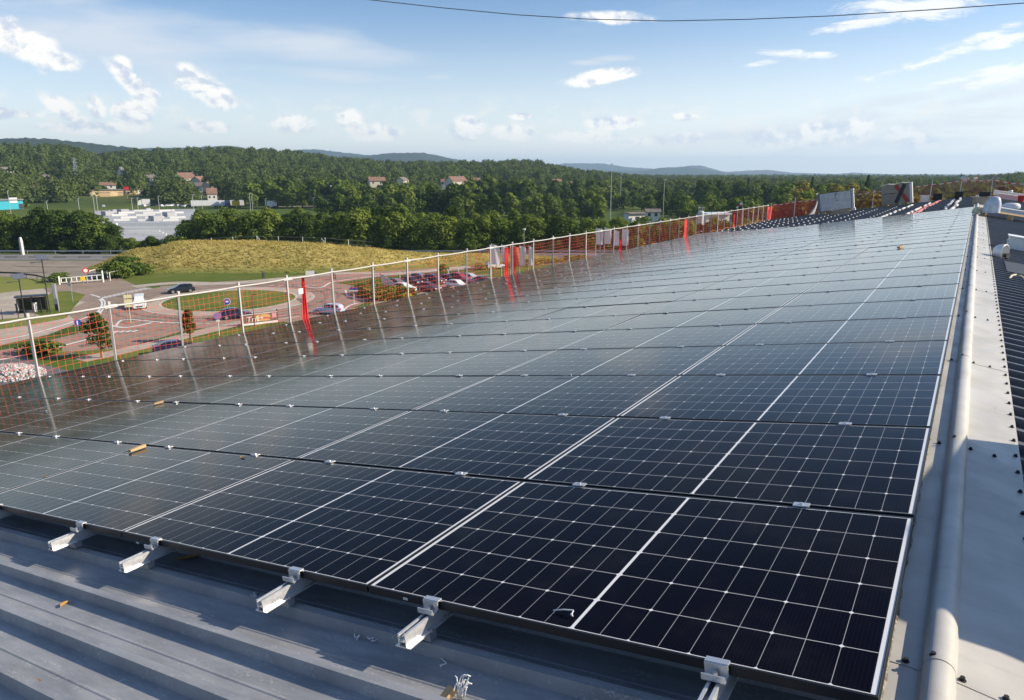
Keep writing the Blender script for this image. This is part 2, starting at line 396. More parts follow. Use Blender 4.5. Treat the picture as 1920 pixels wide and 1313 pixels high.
M_pave = mat('pale_paving', (.33, .29, .25), .9, fn=speckle((.36, .30, .235), (.45, .385, .31), .35, c3=(.25, .22, .185), s3=1.2))
M_kerb = mat('pale_kerb', (.50, .47, .42), .85, fn=speckle((.44, .41, .36), (.56, .53, .48), 1))
M_mark = mat('road_paint', (.66, .65, .62), .7)
M_gravel = mat('white_gravel', (.5, .48, .46), .9, fn=speckle((.62, .60, .58), (.25, .23, .22), 4, .4, .6, bump=.8))
def fn_grass(b, p):
    v = pos(b)
    a = b.mr(b.noise(v, .09, 6, .6), .35, .65); f = b.noise(v, .8, 7, .7)
    c = b.mix(a, (.075, .13, .022), (.16, .17, .035))
    c = b.mix(b.mr(f, .50, .75), c, (.26, .21, .07))
    c = b.mix(b.mr(b.noise(v, 2.2, 4, .6), .6, .75), c, (.05, .08, .018))
    b.put(p.inputs['Base Color'], c)
M_grass = mat('lawn', (.1, .13, .03), .95, spec=.1, fn=fn_grass)
def fn_dry(b, p):
    v = pos(b)
    a = b.mr(b.noise(v, .10, 6, .65), .34, .66); f = b.noise(v, 1.1, 7, .7)
    c = b.mix(a, (.32, .27, .075), (.54, .41, .14))
    c = b.mix(b.mr(f, .52, .72), c, (.22, .23, .055))
    c = b.mix(b.mr(b.noise(b.mapping(v, scale=(1, 1, .4)), 3.1, 6, .7), .42, .7), c, (.44, .36, .13))
    z = b.sep(v)[2]
    c = b.mix(b.m('MULTIPLY', b.mr(z, -16.6, -18.1), .75), c, (.10, .15, .028))
    b.put(p.inputs['Base Color'], c)
M_dry = mat('dry_grass', (.3, .24, .08), .95, spec=.1, fn=fn_dry)
def fn_terrain(b, p):
    v = pos(b)
    a = b.mr(b.noise(v, .02, 6, .6), .4, .6); f = b.noise(v, .25, 6, .65)
    c = b.mix(a, (.06, .10, .022), (.11, .14, .03))
    c = b.mix(b.mr(f, .5, .75), c, (.17, .16, .055))
    x, y, z = b.sep(v)
    r = b.vm('LENGTH', b.comb(x, y))
    wood = b.mix(b.noise(v, .012, 8, .7), (.035, .060, .020), (.085, .115, .034))
    field = b.mr(b.noise(b.mapping(v, scale=(1, 1, .3)), .0013, 4, .6), .57, .61)
    wood = b.mix(b.m('MULTIPLY', field, .55), wood, (.15, .16, .055))
    wood = b.mix(b.mr(r, 1300, 2200), wood, b.mix(b.noise(v, .02, 8, .75), (.012, .024, .010), (.045, .062, .024)))  # far woods darkened in colour for the canopy's own shade
    c = b.mix(b.mr(r, 430, 560), c, wood)
    b.put(p.inputs['Base Color'], c)
M_terrain = mat('terrain', (.08, .1, .03), .95, spec=.05, fn=fn_terrain)

def leafmat(name, c1, c2, c3=None, tr_=.30):
    m = bpy.data.materials.new(name); m.use_nodes = True; nt = m.node_tree; nt.nodes.clear(); b = NB(nt)
    g = b.n('ShaderNodeNewGeometry'); v = g.outputs['Position']
    ri = b.n('ShaderNodeObjectInfo').outputs['Random']
    f = b.mr(b.noise(v, .45, 4, .6), .32, .68)
    f2 = b.m('ADD', b.m('MULTIPLY', f, .55), b.m('MULTIPLY', ri, .45))
    c = b.mix(f2, c1, c2)
    isl = g.outputs['Random Per Island']
    c = b.mix(b.m('MULTIPLY', isl, .55), c, c3 or tuple(q * 1.5 for q in c2))
    di = b.n('ShaderNodeBsdfDiffuse'); b.put(di.inputs[0], c)
    tr = b.n('ShaderNodeBsdfTranslucent'); b.put(tr.inputs[0], b.mix(.5, c, (.14, .17, .02)) if tr_ < .5 else c)
    mx = b.n('ShaderNodeMixShader'); mx.inputs[0].default_value = tr_
    nt.links.new(di.outputs[0], mx.inputs[1]); nt.links.new(tr.outputs[0], mx.inputs[2])
    o = b.n('ShaderNodeOutputMaterial'); nt.links.new(mx.outputs[0], o.inputs[0])
    return m
L_dark = leafmat('leaf_dark', (.038, .070, .018), (.076, .118, .028))
L_mid = leafmat('leaf_mid', (.070, .118, .024), (.145, .195, .040))
L_lite = leafmat('leaf_light', (.11, .165, .028), (.20, .24, .048))
L_aut = leafmat('leaf_autumn', (.17, .17, .034), (.28, .22, .05))
L_far = leafmat('leaf_far', (.040, .074, .024), (.120, .155, .044))
L_straw = leafmat('straw', (.36, .29, .085), (.54, .42, .14), (.58, .46, .17), .55)
L_tuft = leafmat('tuft', (.26, .25, .065), (.44, .37, .105), (.50, .41, .13), .55)
M_bark = mat('bark', (.09, .07, .05), .9, fn=speckle((.06, .05, .04), (.14, .11, .08), 6, coord='obj'))

# ---------------------------------------------------------------- terrain
def ss(a, b, x):
    t = np.clip((np.asarray(x, float) - a) / (b - a), 0, 1); return t * t * (3 - 2 * t)
def prof(pts, Rd, tree):
    a = [];h = []
    for x, y in pts:
        A, E = azel(x, y); a.append(A); h.append(CAM.z + math.tan(E) * Rd - tree)
    i = np.argsort(a); return np.array(a)[i], np.array(h)[i]
RIDGES = [  # crest distance, half width, base, profile
    (1050, 330, prof([(-400, 275), (-150, 268), (0, 271), (60, 273), (120, 269), (160, 283), (190, 290), (240, 283), (300, 281), (400, 278), (480, 278), (560, 285), (640, 296), (720, 303), (800, 304), (870, 302), (960, 302), (1000, 301), (1040, 309), (1080, 317), (1120, 322), (1200, 331), (1300, 338), (1440, 344), (1600, 345), (1740, 341), (1800, 336), (1850, 332), (1900, 326), (1925, 323), (2050, 318), (2300, 316)], 1050, 13.5)),
    (2900, 500, prof([(-400, 250), (-100, 256), (0, 259), (50, 257), (100, 260), (200, 270), (250, 276), (330, 290), (420, 322), (600, 330), (2300, 330)], 2900, 4)),
    (4600, 600, prof([(-300, 300), (200, 290), (260, 277), (330, 276), (400, 274), (430, 272), (460, 277), (520, 300), (600, 296), (680, 292), (720, 287), (760, 285.5), (790, 285.5), (830, 292), (860, 300), (900, 320), (1100, 330), (1250, 331), (1300, 329), (1400, 328), (1500, 329.5), (1650, 330), (2300, 331)], 4600, 4)),
    (6300, 700, prof([(-300, 300), (300, 290), (480, 290), (540, 282.5), (565, 279.5), (595, 279.5), (640, 285), (690, 290), (740, 300), (830, 312), (900, 306), (960, 299), (1000, 302), (1060, 318), (1200, 320), (1240, 314), (1290, 312), (1330, 318), (1360, 324), (1400, 325), (1560, 327), (1640, 327), (1740, 330), (2300, 331)], 6300, 4)),
    (8600, 800, prof([(-300, 330), (900, 330), (1030, 312), (1060, 306.5), (1130, 306.5), (1170, 313), (1240, 318), (1290, 311), (1312, 310), (1340, 317), (1362, 323), (1400, 320), (1440, 319), (1490, 324.5), (1570, 326.5), (1600, 324), (1640, 326), (1690, 329), (1800, 331), (2300, 331)], 8600, 0)),
]
AZ_W1, AZ_W0 = azel(185, 400)[0], azel(345, 400)[0]
def zt(x, y):
    x = np.asarray(x, float); y = np.asarray(y, float)
    dx, dy = x - CAM.x, y - CAM.y
    r = np.hypot(dx, dy); a = np.arctan2(-dx, dy)
    z = -18 - 1.0 * ss(190, 420, r)
    win = ss(AZ_W0 - .05, AZ_W0, a) * (1 - ss(AZ_W1, AZ_W1 + .05, a))
    z = z - 9.5 * win * ss(196, 214, r) * (1 - ss(400, 425, r))
    for i, (Rd, w, (pa, ph)) in enumerate(RIDGES):
        H = np.interp(a, pa, ph)
        if i == 0:
            bump = np.where(r < Rd, ss(440, Rd, r), 1 - ss(Rd, Rd + 700, r))
        else: bump = np.exp(-((r - Rd) / w) ** 2)
        z = np.maximum(z, -19 + (H + 19) * bump) if i else z + np.maximum(H + 19, 0) * bump
    return z
def zt1(x, y): return float(zt(x, y))
def hit(px, py, rmin=60, rmax=9000):
    d = ray(px, py); h = math.hypot(d.x, d.y)
    rs = np.geomspace(rmin, rmax, 4000)
    X = CAM.x + d.x / h * rs; Y = CAM.y + d.y / h * rs; Z = CAM.z + d.z / h * rs
    g = Z < zt(X, Y); i = int(np.argmax(g)) if g.any() else len(rs) - 1
    return Vector((X[i], Y[i], float(zt(X[i], Y[i]))))
def at(px, rad):
    """ground point in the direction of a column of the photograph, at a distance"""
    d = ray(px, 324); h = math.hypot(d.x, d.y); x, y = CAM.x + d.x / h * rad, CAM.y + d.y / h * rad
    return Vector((x, y, zt1(x, y)))

def make_terrain():
    rs = np.concatenate([[1, 20, 60, 120, 180], np.arange(190, 230, 4), np.arange(230, 480, 12), np.arange(480, 1800, 22), np.geomspace(1800, 12000, 110)])
    fine = np.linspace(R(-14), R(80), 380); coarse = np.linspace(R(80), R(346), 90)[1:-1]
    A = np.concatenate([fine, coarse]); n = len(A)
    X = CAM.x - np.sin(A)[None] * rs[:, None]; Y = CAM.y + np.cos(A)[None] * rs[:, None]
    Z = zt(X, Y)
    far = rs[:, None] > 1500
    # rough the far crests a little, as the woods on them do
    Z = Z + far * (np.sin(A[None] * 900 + rs[:, None]) * 1.2 + rng.normal(0, 1.6, Z.shape))
    V = np.stack([X, Y, Z], -1).reshape(-1, 3); m = len(rs)
    i = np.arange(m - 1)[:, None]; k = np.arange(n)[None]; k2 = (k + 1) % n
    Fq = np.stack([i * n + k + 0 * i, (i + 0) * n + k2, (i + 1) * n + k2, (i + 1) * n + k], -1).reshape(-1, 4)
    inner = (rs[:-1] < 470); sel = np.repeat(inner, n)
    me = npmesh('ground', V, Fq[sel][:, ::-1], M_terrain); o = put('ground', me); setp(o, kind='structure')
    me = npmesh('hills', V, Fq[~sel][:, ::-1], M_terrain); me.polygons.foreach_set('use_smooth', [True] * len(me.polygons)); o = put('hills', me); setp(o, kind='structure')
make_terrain()

# ---------------------------------------------------------------- flat ground: roads, paving, lawns
GZ = -18.0
def sheet(name, pts, lift, m, kind='structure'):
    vs = [Vector((p[0], p[1], GZ + lift)) for p in pts]
    bm = bmesh.new(); bv = [bm.verts.new(v) for v in vs]; f = bm.faces.new(bv)
    bmesh.ops.triangulate(bm, faces=[f], ngon_method='EAR_CLIP')
    for q in bm.faces:
        if q.normal.z < 0: q.normal_flip()
    me = bpy.data.meshes.new(name); bm.to_mesh(me); bm.free(); me.materials.append(m)
    o = put(name, me); o['kind'] = kind; return o
def pxs(l): return [G(*q) for q in l]
def smooth_line(pts, k=6):
    P = [Vector((p[0], p[1], 0)) for p in pts]; out = []
    for i in range(len(P) - 1):
        p0, p1, p2, p3 = P[max(i - 1, 0)], P[i], P[i + 1], P[min(i + 2, len(P) - 1)]
        for j in range(k):
            t = j / k
            out.append(.5 * ((2 * p1) + (p2 - p0) * t + (2 * p0 - 5 * p1 + 4 * p2 - p3) * t * t + (3 * p1 - p0 - 3 * p2 + p3) * t ** 3))
    out.append(P[-1]); return out
def band(pts, w, off=0.0):
    P = smooth_line(pts); l = []; r_ = []
    for i, p in enumerate(P):
        t = (P[min(i + 1, len(P) - 1)] - P[max(i - 1, 0)]).normalized(); n = Vector((-t.y, t.x, 0))
        l.append(p + n * (off + w / 2)); r_.append(p + n * (off - w / 2))
    return l + r_[::-1]
def circ(c, r_, n=72, a0=0, a1=2 * math.pi):
    return [Vector((c.x + r_ * math.cos(a0 + (a1 - a0) * i / n), c.y + r_ * math.sin(a0 + (a1 - a0) * i / n), 0)) for i in range(n + (abs(a1 - a0) < 6.28))]
def ringsheet(name, c, r0, r1, lift, m, n=96):
    a, o = circ(c, r0, n), circ(c, r1, n); mb = MB()
    z = Vector((0, 0, GZ + lift)); mb.add([q + z for q in a] + [q + z for q in o], [(i, n + i, n + (i + 1) % n, (i + 1) % n) for i in range(n)])
    q = mb.build(name, m); q['kind'] = 'structure'
RC = G(432, 563); RI = 9.7

sheet('motorway', band([G(x, 482.5) for x in (-500, -200, 0, 120, 250, 400, 600, 900, 1200, 1600)], 13), .02, M_asph3)
for k, y in enumerate((479.0, 486.0)):
    sheet('lane_line', band([G(x, y) for x in (-400, 0, 250, 500, 900, 1300)], .5), .034, M_mark)
for k in range(9):
    xs = -60 + k * 46
    sheet('lane_dash', band([G(xs, 482.5), G(xs + 22, 482.5)], .5), .034, M_mark)
sheet('truck_yard', pxs([(-300, 489), (235, 489), (215, 505), (185, 520), (150, 531), (110, 531), (40, 520), (-300, 520)]), .015, M_asph2)
sheet('verge', pxs([(-60, 519), (30, 519.5), (75, 524), (110, 533), (95, 540), (40, 545), (-60, 557)]), .022, M_dry)
sheet('approach_road', band([G(150, 528), G(185, 545), G(240, 556), G(300, 575)], 13), .02, M_shell)
sheet('roundabout', circ(RC, 21.5), .028, M_shell)
sheet('west_road', band([G(330, 600), G(240, 625), G(150, 648), G(60, 668), G(-60, 692), G(-250, 725)], 11.5), .024, M_shell)
sheet('east_road', band([G(480, 535), G(580, 528), G(680, 515), G(780, 507), G(900, 498), G(1050, 490), G(1300, 478)], 10), .024, M_shell)
sheet('south_road', band([G(540, 580), G(640, 600), G(760, 650), G(900, 740)], 12), .022, M_shell)
sheet('shelter_lane', pxs([(-120, 560), (-10, 548), (50, 537), (100, 531), (150, 536), (185, 552), (190, 566), (160, 590), (150, 605), (90, 628), (0, 648), (-120, 672)]), .018, M_pave)
sheet('lawn', pxs([(75, 562), (100, 548), (130, 546), (160, 553), (140, 575), (125, 596), (95, 600), (65, 588)]), .032, M_grass)
sheet('lawn', pxs([(-40, 603), (60, 594), (128, 588), (120, 598), (60, 609), (-40, 624)]), .034, M_dry)
sheet('footpath', band([G(880, 500), G(760, 512), G(640, 513), G(520, 524), G(420, 532), G(330, 531), G(250, 538)], 3.2), .036, M_pave)
sheet('footpath', band([G(150, 676), G(260, 652), G(400, 618), G(470, 603), G(560, 592)], 2.6), .036, M_pave)
sheet('lawn', pxs([(40, 664), (150, 659), (260, 651), (400, 622), (470, 612), (500, 606), (500, 640), (300, 690), (150, 700), (70, 682)]), .030, M_grass)
sheet('access_road', pxs([(-200, 690), (60, 672), (230, 690), (300, 740), (-200, 800)]), .026, M_asph3)
sheet('car_park', pxs([(600, 700), (640, 600), (690, 575), (720, 548), (790, 527), (900, 520), (990, 522), (1000, 560), (900, 640), (760, 700)]), .030, M_shell)
ringsheet('kerb_ring', RC, RI - .1, RI + .35, .05, M_kerb)
ringsheet('apron', RC, RI + .35, RI + 2.7, .044, M_pave)
ringsheet('apron_line', RC, RI + 2.7, RI + 3.0, .05, M_kerb)
sheet('island_lawn', circ(RC, RI), .056, M_grass)
for (pts, w) in [([(-40, 683), (60, 664), (150, 641), (215, 625)], .45), ([(-40, 645), (40, 632), (120, 610), (180, 588), (192, 570), (187, 562)], .4),
                 ([(217, 612), (235, 600), (300, 605), (340, 606)], .35), ([(205, 611), (238, 615), (285, 606)], .5), ([(170, 553), (190, 560), (196, 572), (185, 592)], .35),
                 ([(560, 537), (600, 540), (622, 530), (660, 524), (720, 517), (820, 508), (900, 502)], .4), ([(300, 538), (420, 533), (480, 530)], .3), ([(640, 585), (655, 574), (672, 569)], .4),
                 ([(700, 555), (740, 535), (820, 522), (920, 516)], .4), ([(648, 545), (653, 556), (680, 562), (720, 566)], .35)]:
    sheet('road_line', band([G(*q) for q in pts], w), .060, M_mark)
for k in range(11):                                     # zebra crossing
    t = k / 10; a = (187 + 82 * t, 559 - 18 * t); c2 = (205 + 84 * t, 562.0 - 18.5 * t)
    sheet('crossing_bar', band([G(a[0], a[1]), G(a[0] + 14, a[1] + .4)], .6), .060, M_mark)
for k in range(4): sheet('crossing_bar', band([G(212 + k * 12, 625 - k * 0.6), G(222 + k * 12, 621.5 - k * .4)], .5), .060, M_mark)
for k in range(6): sheet('road_dash', band([G(300 + k * 17, 606.0 + k * .35), G(309 + k * 17, 606.2 + k * .35)], .25), .060, M_mark)
for k in range(6): sheet('road_dash', band([G(505 + k * 16, 536.6 - k * .1), G(514 + k * 16, 536.5 - k * .1)], .3), .060, M_mark)

M_patch = mat('road_patch', (.15, .12, .10), .9, fn=speckle((.135, .108, .088), (.18, .145, .118), .8))
for (x0, y0, x1, y1, w) in [(236, 598, 262, 601, 1.2), (300, 594, 345, 599, .8), (520, 596, 560, 590, 1.0), (575, 548, 640, 541, .7), (150, 650, 190, 641, 1.1), (600, 566, 640, 572, 1.3), (215, 553, 250, 561, 1.0), (90, 672, 140, 662, .8), (560, 560, 580, 575, .9), (700, 512, 780, 508, .7), (30, 500, 150, 501, .8), (-20, 510, 90, 511, .7)]:
    sheet('road_patch', band([G(x0, y0), G((x0 + x1) / 2, (y0 + y1) / 2 + .6), G(x1, y1)], w), .054, M_patch)
for r_ in (14.3, 16.2): ringsheet('tyre_track', RC, r_, r_ + .5, .052, mat('tyre_polish', (.19, .145, .115), .75, fn=speckle((.175, .13, .10), (.24, .18, .14), .5)))
# ---------------------------------------------------------------- grassy mound
MC = [(300, 500), (420, 496), (560, 495), (680, 497), (790, 494), (880, 490)]
def mound_h(x, y):
    """height of the mound above the ground"""
    P = [G(*q) for q in [(285, 497), (360, 495), (470, 494), (590, 494), (680, 494), (800, 490), (980, 484)]]
    Hs = [3.5, 4.8, 4.7, 4.1, 3.1, 1.5, .6]; Ws = [13, 16, 17, 17, 16, 14, 10]
    x = np.asarray(x, float); y = np.asarray(y, float)
    best = np.zeros_like(x)
    for i in range(len(P) - 1):
        a, c = P[i], P[i + 1]; dx, dy = c.x - a.x, c.y - a.y; L2 = dx * dx + dy * dy
        t = np.clip(((x - a.x) * dx + (y - a.y) * dy) / L2, 0, 1)
        d = np.hypot(x - a.x - t * dx, y - a.y - t * dy)
        h = Hs[i] + (Hs[i + 1] - Hs[i]) * t; w = Ws[i] + (Ws[i + 1] - Ws[i]) * t
        best = np.maximum(best, h * (1 - ss(.12, 1.0, d / w)))
    return best
def make_mound():
    q = [G(140, 520), G(1050, 480), G(300, 530), G(800, 505)]
    x0, x1, y0, y1 = -205, -60, 70, 175; st = 1.1
    xs = np.arange(x0, x1, st); ys = np.arange(y0, y1, st); X, Y = np.meshgrid(xs, ys, indexing='ij')
    H = mound_h(X, Y); Z = GZ - .06 + H + np.where(H > .15, rng.normal(0, .09, H.shape), 0)
    n = len(ys); V = np.stack([X, Y, Z], -1).reshape(-1, 3)
    i, k = np.meshgrid(np.arange(len(xs) - 1), np.arange(n - 1), indexing='ij')
    keep = (H[:-1, :-1] + H[1:, 1:] > .1)
    Fq = np.stack([i * n + k, (i + 1) * n + k, (i + 1) * n + k + 1, i * n + k + 1], -1)[keep]
    me = npmesh('mound', V, Fq, M_dry); o = put('mound', me); o['kind'] = 'structure'
    # tall dry grass on it
    N = 130000; px = rng.uniform(x0, x1, N); py = rng.uniform(y0, y1, N); h = mound_h(px, py); s = h > .12; px, py, h = px[s], py[s], h[s]
    n = len(px); an = rng.uniform(0, 6.28, n); wd = rng.uniform(.10, .30, n); ht = rng.uniform(.18, .46, n) * np.where(h < .7, .5, 1)
    cx, cy = np.cos(an) * wd / 2, np.sin(an) * wd / 2; lx, ly = rng.normal(-.15, .18, n), rng.normal(-.1, .18, n)
    z = GZ - .1 + h
    V = np.stack([np.stack([px - cx, py - cy, z], -1), np.stack([px + cx, py + cy, z], -1), np.stack([px + cx * .5 + lx, py + cy * .5 + ly, z + ht], -1), np.stack([px - cx * .6 + lx, py - cy * .6 + ly, z + ht * .9], -1)], 1).reshape(-1, 3)
    pat = np.sin(px * .13 + 1.3) * np.sin(py * .17) + rng.normal(0, .55, n)
    mi = np.where((h < .9) | (pat > .15), 1, 0)
    me = npmesh('tall_grass', V, np.arange(n * 4).reshape(-1, 4), [L_straw, L_tuft], mi); o = put('tall_grass', me); o['kind'] = 'stuff'
make_mound()
def gz(x, y): return GZ + float(mound_h(x, y)) if float(mound_h(x, y)) > .15 else zt1(x, y)

# ================================================================ THE ROOF
PU, PV, PL, PW = 1.742, 1.154, 1.734, 1.134
ROOF_END = 52.2; U_EAVE = 12.48
def roof_profile(v0, v1):
    """(v, height) along the ridge: pans with two shallow grooves, trapezoid ribs every 250 mm"""
    P = []; k0 = math.floor(v0 / .25); k1 = math.ceil(v1 / .25)
    for k in range(k0, k1):
        b = k * .25 - .078                     # near top edge of a rib
        for dv, h in ((-.010, 0), (0, .046), (.034, .046), (.048, 0), (.112, 0), (.117, .0025), (.123, .0025), (.127, 0)):
            P.append((b + dv, h))
    return P
bld = thing('commercial_building', 'large commercial building whose ribbed dark metal roof carries the solar panels', 'building', (0, 0, GZ))
def local(o): o.location = Vector(o.location) - Vector((0, 0, GZ)); return o
def roof_part(name, fn, u0, u1, v0, v1, mt):
    P = roof_profile(v0, v1); us = np.linspace(u0, u1, 8)
    rings = [[fn(u, v, h) for v, h in P] for u in us]
    mb = MB().loft(rings, closed=False)
    return local(mb.build(name, mt, bld))
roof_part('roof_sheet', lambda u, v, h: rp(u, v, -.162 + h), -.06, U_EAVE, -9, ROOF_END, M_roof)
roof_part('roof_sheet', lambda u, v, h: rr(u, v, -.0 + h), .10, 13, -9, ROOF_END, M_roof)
mb = MB()                                               # walls and eaves
xl = rp(U_EAVE - .4, 0).x; zl = rp(U_EAVE, 0).z - .35; xr = rr(12.6, 0).x
mb.box(((xl + xr) / 2, (ROOF_END - 9) / 2 - .4, (zl + GZ) / 2), (xr - xl, ROOF_END + 8, zl - GZ))
w_ = mb.build('wall', M_whiteo, bld); local(w_)
for s in (-9.0, ROOF_END - .02):
    mb = MB(); mb.add([Vector((xl, s, zl - .1)), Vector((xr, s, zl - .1)), rr(12.6, s, -.05), rr(0, s, -.05), rp(U_EAVE - .4, s, -.2)], [(0, 1, 2, 3, 4)])
    local(mb.build('gable_end', M_whiteo, bld))
mb = MB(); g0 = rp(U_EAVE + .05, 0, -.26)
mb.add([(g0.x - .02, -9, g0.z + .02), (g0.x - .02, ROOF_END, g0.z + .02), (g0.x - .15, ROOF_END, g0.z - .12), (g0.x - .15, -9, g0.z - .12)], [(0, 1, 2, 3)])
mb.box((g0.x + .1, 21.6, g0.z - .16), (.3, 61, .03))
local(mb.build('gutter', M_roof, bld))

# ridge: capping sheets every 2 m, closure foam, screws
ZC = -.092
prof_cap = [(-.018, ZC - .03), (-.016, ZC - .002), (.060, ZC), (.078, ZC - .002), (.086, ZC + .002)]
for i in range(23):
    a = math.pi - i * math.pi / 22; prof_cap.append((.126 + .040 * math.cos(a), ZC + .016 + .036 * math.sin(a)))
prof_cap += [(.170, ZC - .002), (.30, ZC - .022), (.398, ZC - .038), (.402, ZC - .052)]
V0 = 4.36
nk = -3
k = 0
screws_at = []
sc_ = MB(); sc_.tube([(0, 0, 0), (0, 0, .004), (0, 0, .0041), (0, 0, .013)], [.0105, .0105, .0065, .0065], 8); ME_SC = sc_.mesh('cap_screw', M_black)
def capping(v0, v1, i):
    lift = .0022 * (i % 2)
    rings = [[Vector((x, v, z + lift)) for x, z in prof_cap] for v in np.linspace(v0, v1, 5)]
    o = MB().loft(rings, closed=False).build('ridge_cap', M_cap, bld, smooth=False); local(o)
    m_ = o.modifiers.new('thick', 'SOLIDIFY'); m_.thickness = .0015
    def screw(x, v, z): put('cap_screw', ME_SC, o, (x, v, z + lift))
    if v1 > -.5:
        for (x, z) in ((.045, ZC), (.108, ZC + .044), (.183, ZC - .004), (.285, ZC - .02)): screw(x, v1 - .03, z)
        v = math.ceil((v0 + .05 + .06) / .25) * .25 - .06
        while v < v1 - .02: screw(.378, v, ZC - .034); v += .25
    return o
i = 0; v = V0 - 7 * 2.0
while v < ROOF_END - .1:
    capping(v - .05, min(v + 2.0, ROOF_END), i); v += 2.0; i += 1
mb = MB(); vs = np.arange(-8, ROOF_END, .06); rings = []
for v in vs:
    j = random.uniform(-.006, .006); h = random.uniform(-.004, .004)
    rings.append([Vector((-.014, v, ZC - .03)), Vector((-.013, v, ZC + .005 + h * .6)), Vector((.000 + j * .6, v, ZC + .006 + h * .6)), Vector((.006 + j * .8, v, ZC + .001))])
local(mb.loft(rings, closed=False).build('closure_strip', M_foam, bld))

# ---------------------------------------------------------------- panels
def panel_meshes():
    f = MB(); L, W_, T, lip, lx = PL, PW, .030, .009, .004
    def ring(x0, x1, y0, y1, z): return [Vector((-x0, y0, z)), Vector((-x1, y0, z)), Vector((-x1, y1, z)), Vector((-x0, y1, z))]
    f.loft([ring(0.0, L, 0.0, W_, -T), ring(0.0, L, 0.0, W_, -.0008), ring(.0008, L - .0008, .0008, W_ - .0008, 0), ring(lx, L - lx, lip, W_ - lip, 0), ring(lx, L - lx, lip, W_ - lip, -.0025)])
    g = MB(); g.add(ring(lx - .001, L - lx + .001, lip - .001, W_ - lip + .001, -.0018) + ring(lx - .001, L - lx + .001, lip - .001, W_ - lip + .001, -.008), [(0, 1, 2, 3), (7, 6, 5, 4)])
    return f.mesh('frame', M_frame), g.mesh('glass', M_cell)
ME_F, ME_G = panel_meshes()
ROWS = [27, 27, 27, 27, 28, 29, 31]
BASE = Matrix((( math.cos(SL), 0, -math.sin(SL)), (0, 1, 0), (math.sin(SL), 0, math.cos(SL)))).to_4x4()
for c in range(7):
    for r_ in range(ROWS[c]):
        p = rp(c * PU, r_ * PV, 0)
        tilt = Matrix.Rotation(random.gauss(0, .0011), 4, 'X') @ Matrix.Rotation(random.gauss(0, .0009), 4, 'Y')
        lab = f'solar panel in {ordw(r_ + 1)} row from near edge, {ordw(c + 1)} column from the ridge'
        if r_ == 0: lab = f'dark solar panel on the near edge of the array, {ordw(c + 1)} from the ridge'
        if r_ == 0 and c == 0: lab = 'dark solar panel at the near corner of the array beside the ridge'
        o = thing('solar_panel', lab, 'solar panel', (0, 0, 0), 0, 'solar panels laid in rows over the roof')
        o.matrix_world = Matrix.Translation(p) @ BASE @ tilt
        put('frame', ME_F, o); put('glass', ME_G, o)

# rails under the panels with clamps in the gaps between rows
def rail_mesh(L):
    m = MB(); w, h = .034, .048
    for (x0, x1, z0, z1) in ((-w / 2, -w / 2 + .004, -h, 0), (w / 2 - .004, w / 2, -h, 0), (-w / 2 + .004, w / 2 - .004, -h, -h + .004), (-w / 2 + .004, -.008, -.004, 0), (.008, w / 2 - .004, -.004, 0), (-w / 2 + .004, w / 2 - .004, -.028, -.025), (w / 2, w / 2 + .016, -h, -h + .004), (-w / 2 - .016, -w / 2, -h, -h + .004)):
        m.box(((x0 + x1) / 2, L / 2, (z0 + z1) / 2), (x1 - x0, L, z1 - z0))
    return m
mc = MB(); mc.box((0, 0, .0035), (.062, .036, .005)); mc.box((0, 0, -.018), (.03, .010, .038)); mc.tube([(0, 0, .006), (0, 0, .012)], .007, 6); ME_MC = mc.mesh('mid_clamp', M_alud)
ec = MB(); ec.box((0, .006, .0035), (.066, .022, .005)); ec.box((0, -.007, -.014), (.066, .005, .034)); ec.box((0, -.022, -.029), (.066, .034, .005)); ec.box((0, -.040, -.020), (.066, .004, .018)); ME_EC = ec.mesh('end_clamp', M_alud)
bt = MB(); bt.tube([(0, -.022, -.027), (0, -.022, -.012)], .009, 6); ME_BT = bt.mesh('bolt', M_steel)
for c in range(7):
    for j, du in enumerate((.40, 1.42)):
        u = c * PU + du; n = ROWS[c]; v0 = -.185 + random.uniform(-.015, .015)
        side = 'ridge' if j == 0 else 'eaves'
        o = thing('mounting_rail', f'bright aluminium rail under the {ordw(c + 1)} panel column from the ridge, on its {side} side', 'rail', (0, 0, 0), 0, 'aluminium rails carrying the panels')
        o.matrix_world = Matrix.Translation(rp(u, 0, -.034)) @ BASE
        rail_mesh(n * PV + .3).build('profile', M_alu, o, loc=(0, v0, 0))
        e = put('end_clamp', ME_EC, o, (0, -.004, .034)); put('bolt', ME_BT, e)
        # fixing screw and foot of the rail on the first rib
        mb = MB(); mb.tube([(.027, v0 + .12, -.05), (.027, v0 + .12, -.040)], .010, 6); mb.box((0.0, v0 + .12, -.064), (.062, .035, .032)); mb.build('rail_foot', M_steel, o)
        for r_ in range(1, n):
            q = put('mid_clamp', ME_MC, o, (0, r_ * PV - .010, .034))

# empty brackets on the bare roof beyond the array
bm_ = MB(); bm_.box((0, 0, .012), (.06, .26, .004)); bm_.box((-.02, 0, .034), (.004, .26, .04)); bm_.box((.02, 0, .034), (.004, .26, .04)); bm_.box((0, 0, .056), (.044, .26, .004))
ME_BR = bm_.mesh('rail_bracket', M_steel)
nb = 0
for c in range(2, 7):
    for du in (.40, 1.42):
        v = ROWS[c] * PV + .55; u = c * PU + du
        while v < ROOF_END - 2.2 and nb < 230:
            if not (2.2 < u < 9.6 and v > 46.5):
                o = put('rail_bracket', ME_BR); o.matrix_world = Matrix.Translation(rp(u, v, -.118)) @ BASE
                setp(o, 'short bare aluminium rail bracket on the dark roof beyond the panels', 'bracket', 'short brackets waiting for panels'); nb += 1
            v += 1.2

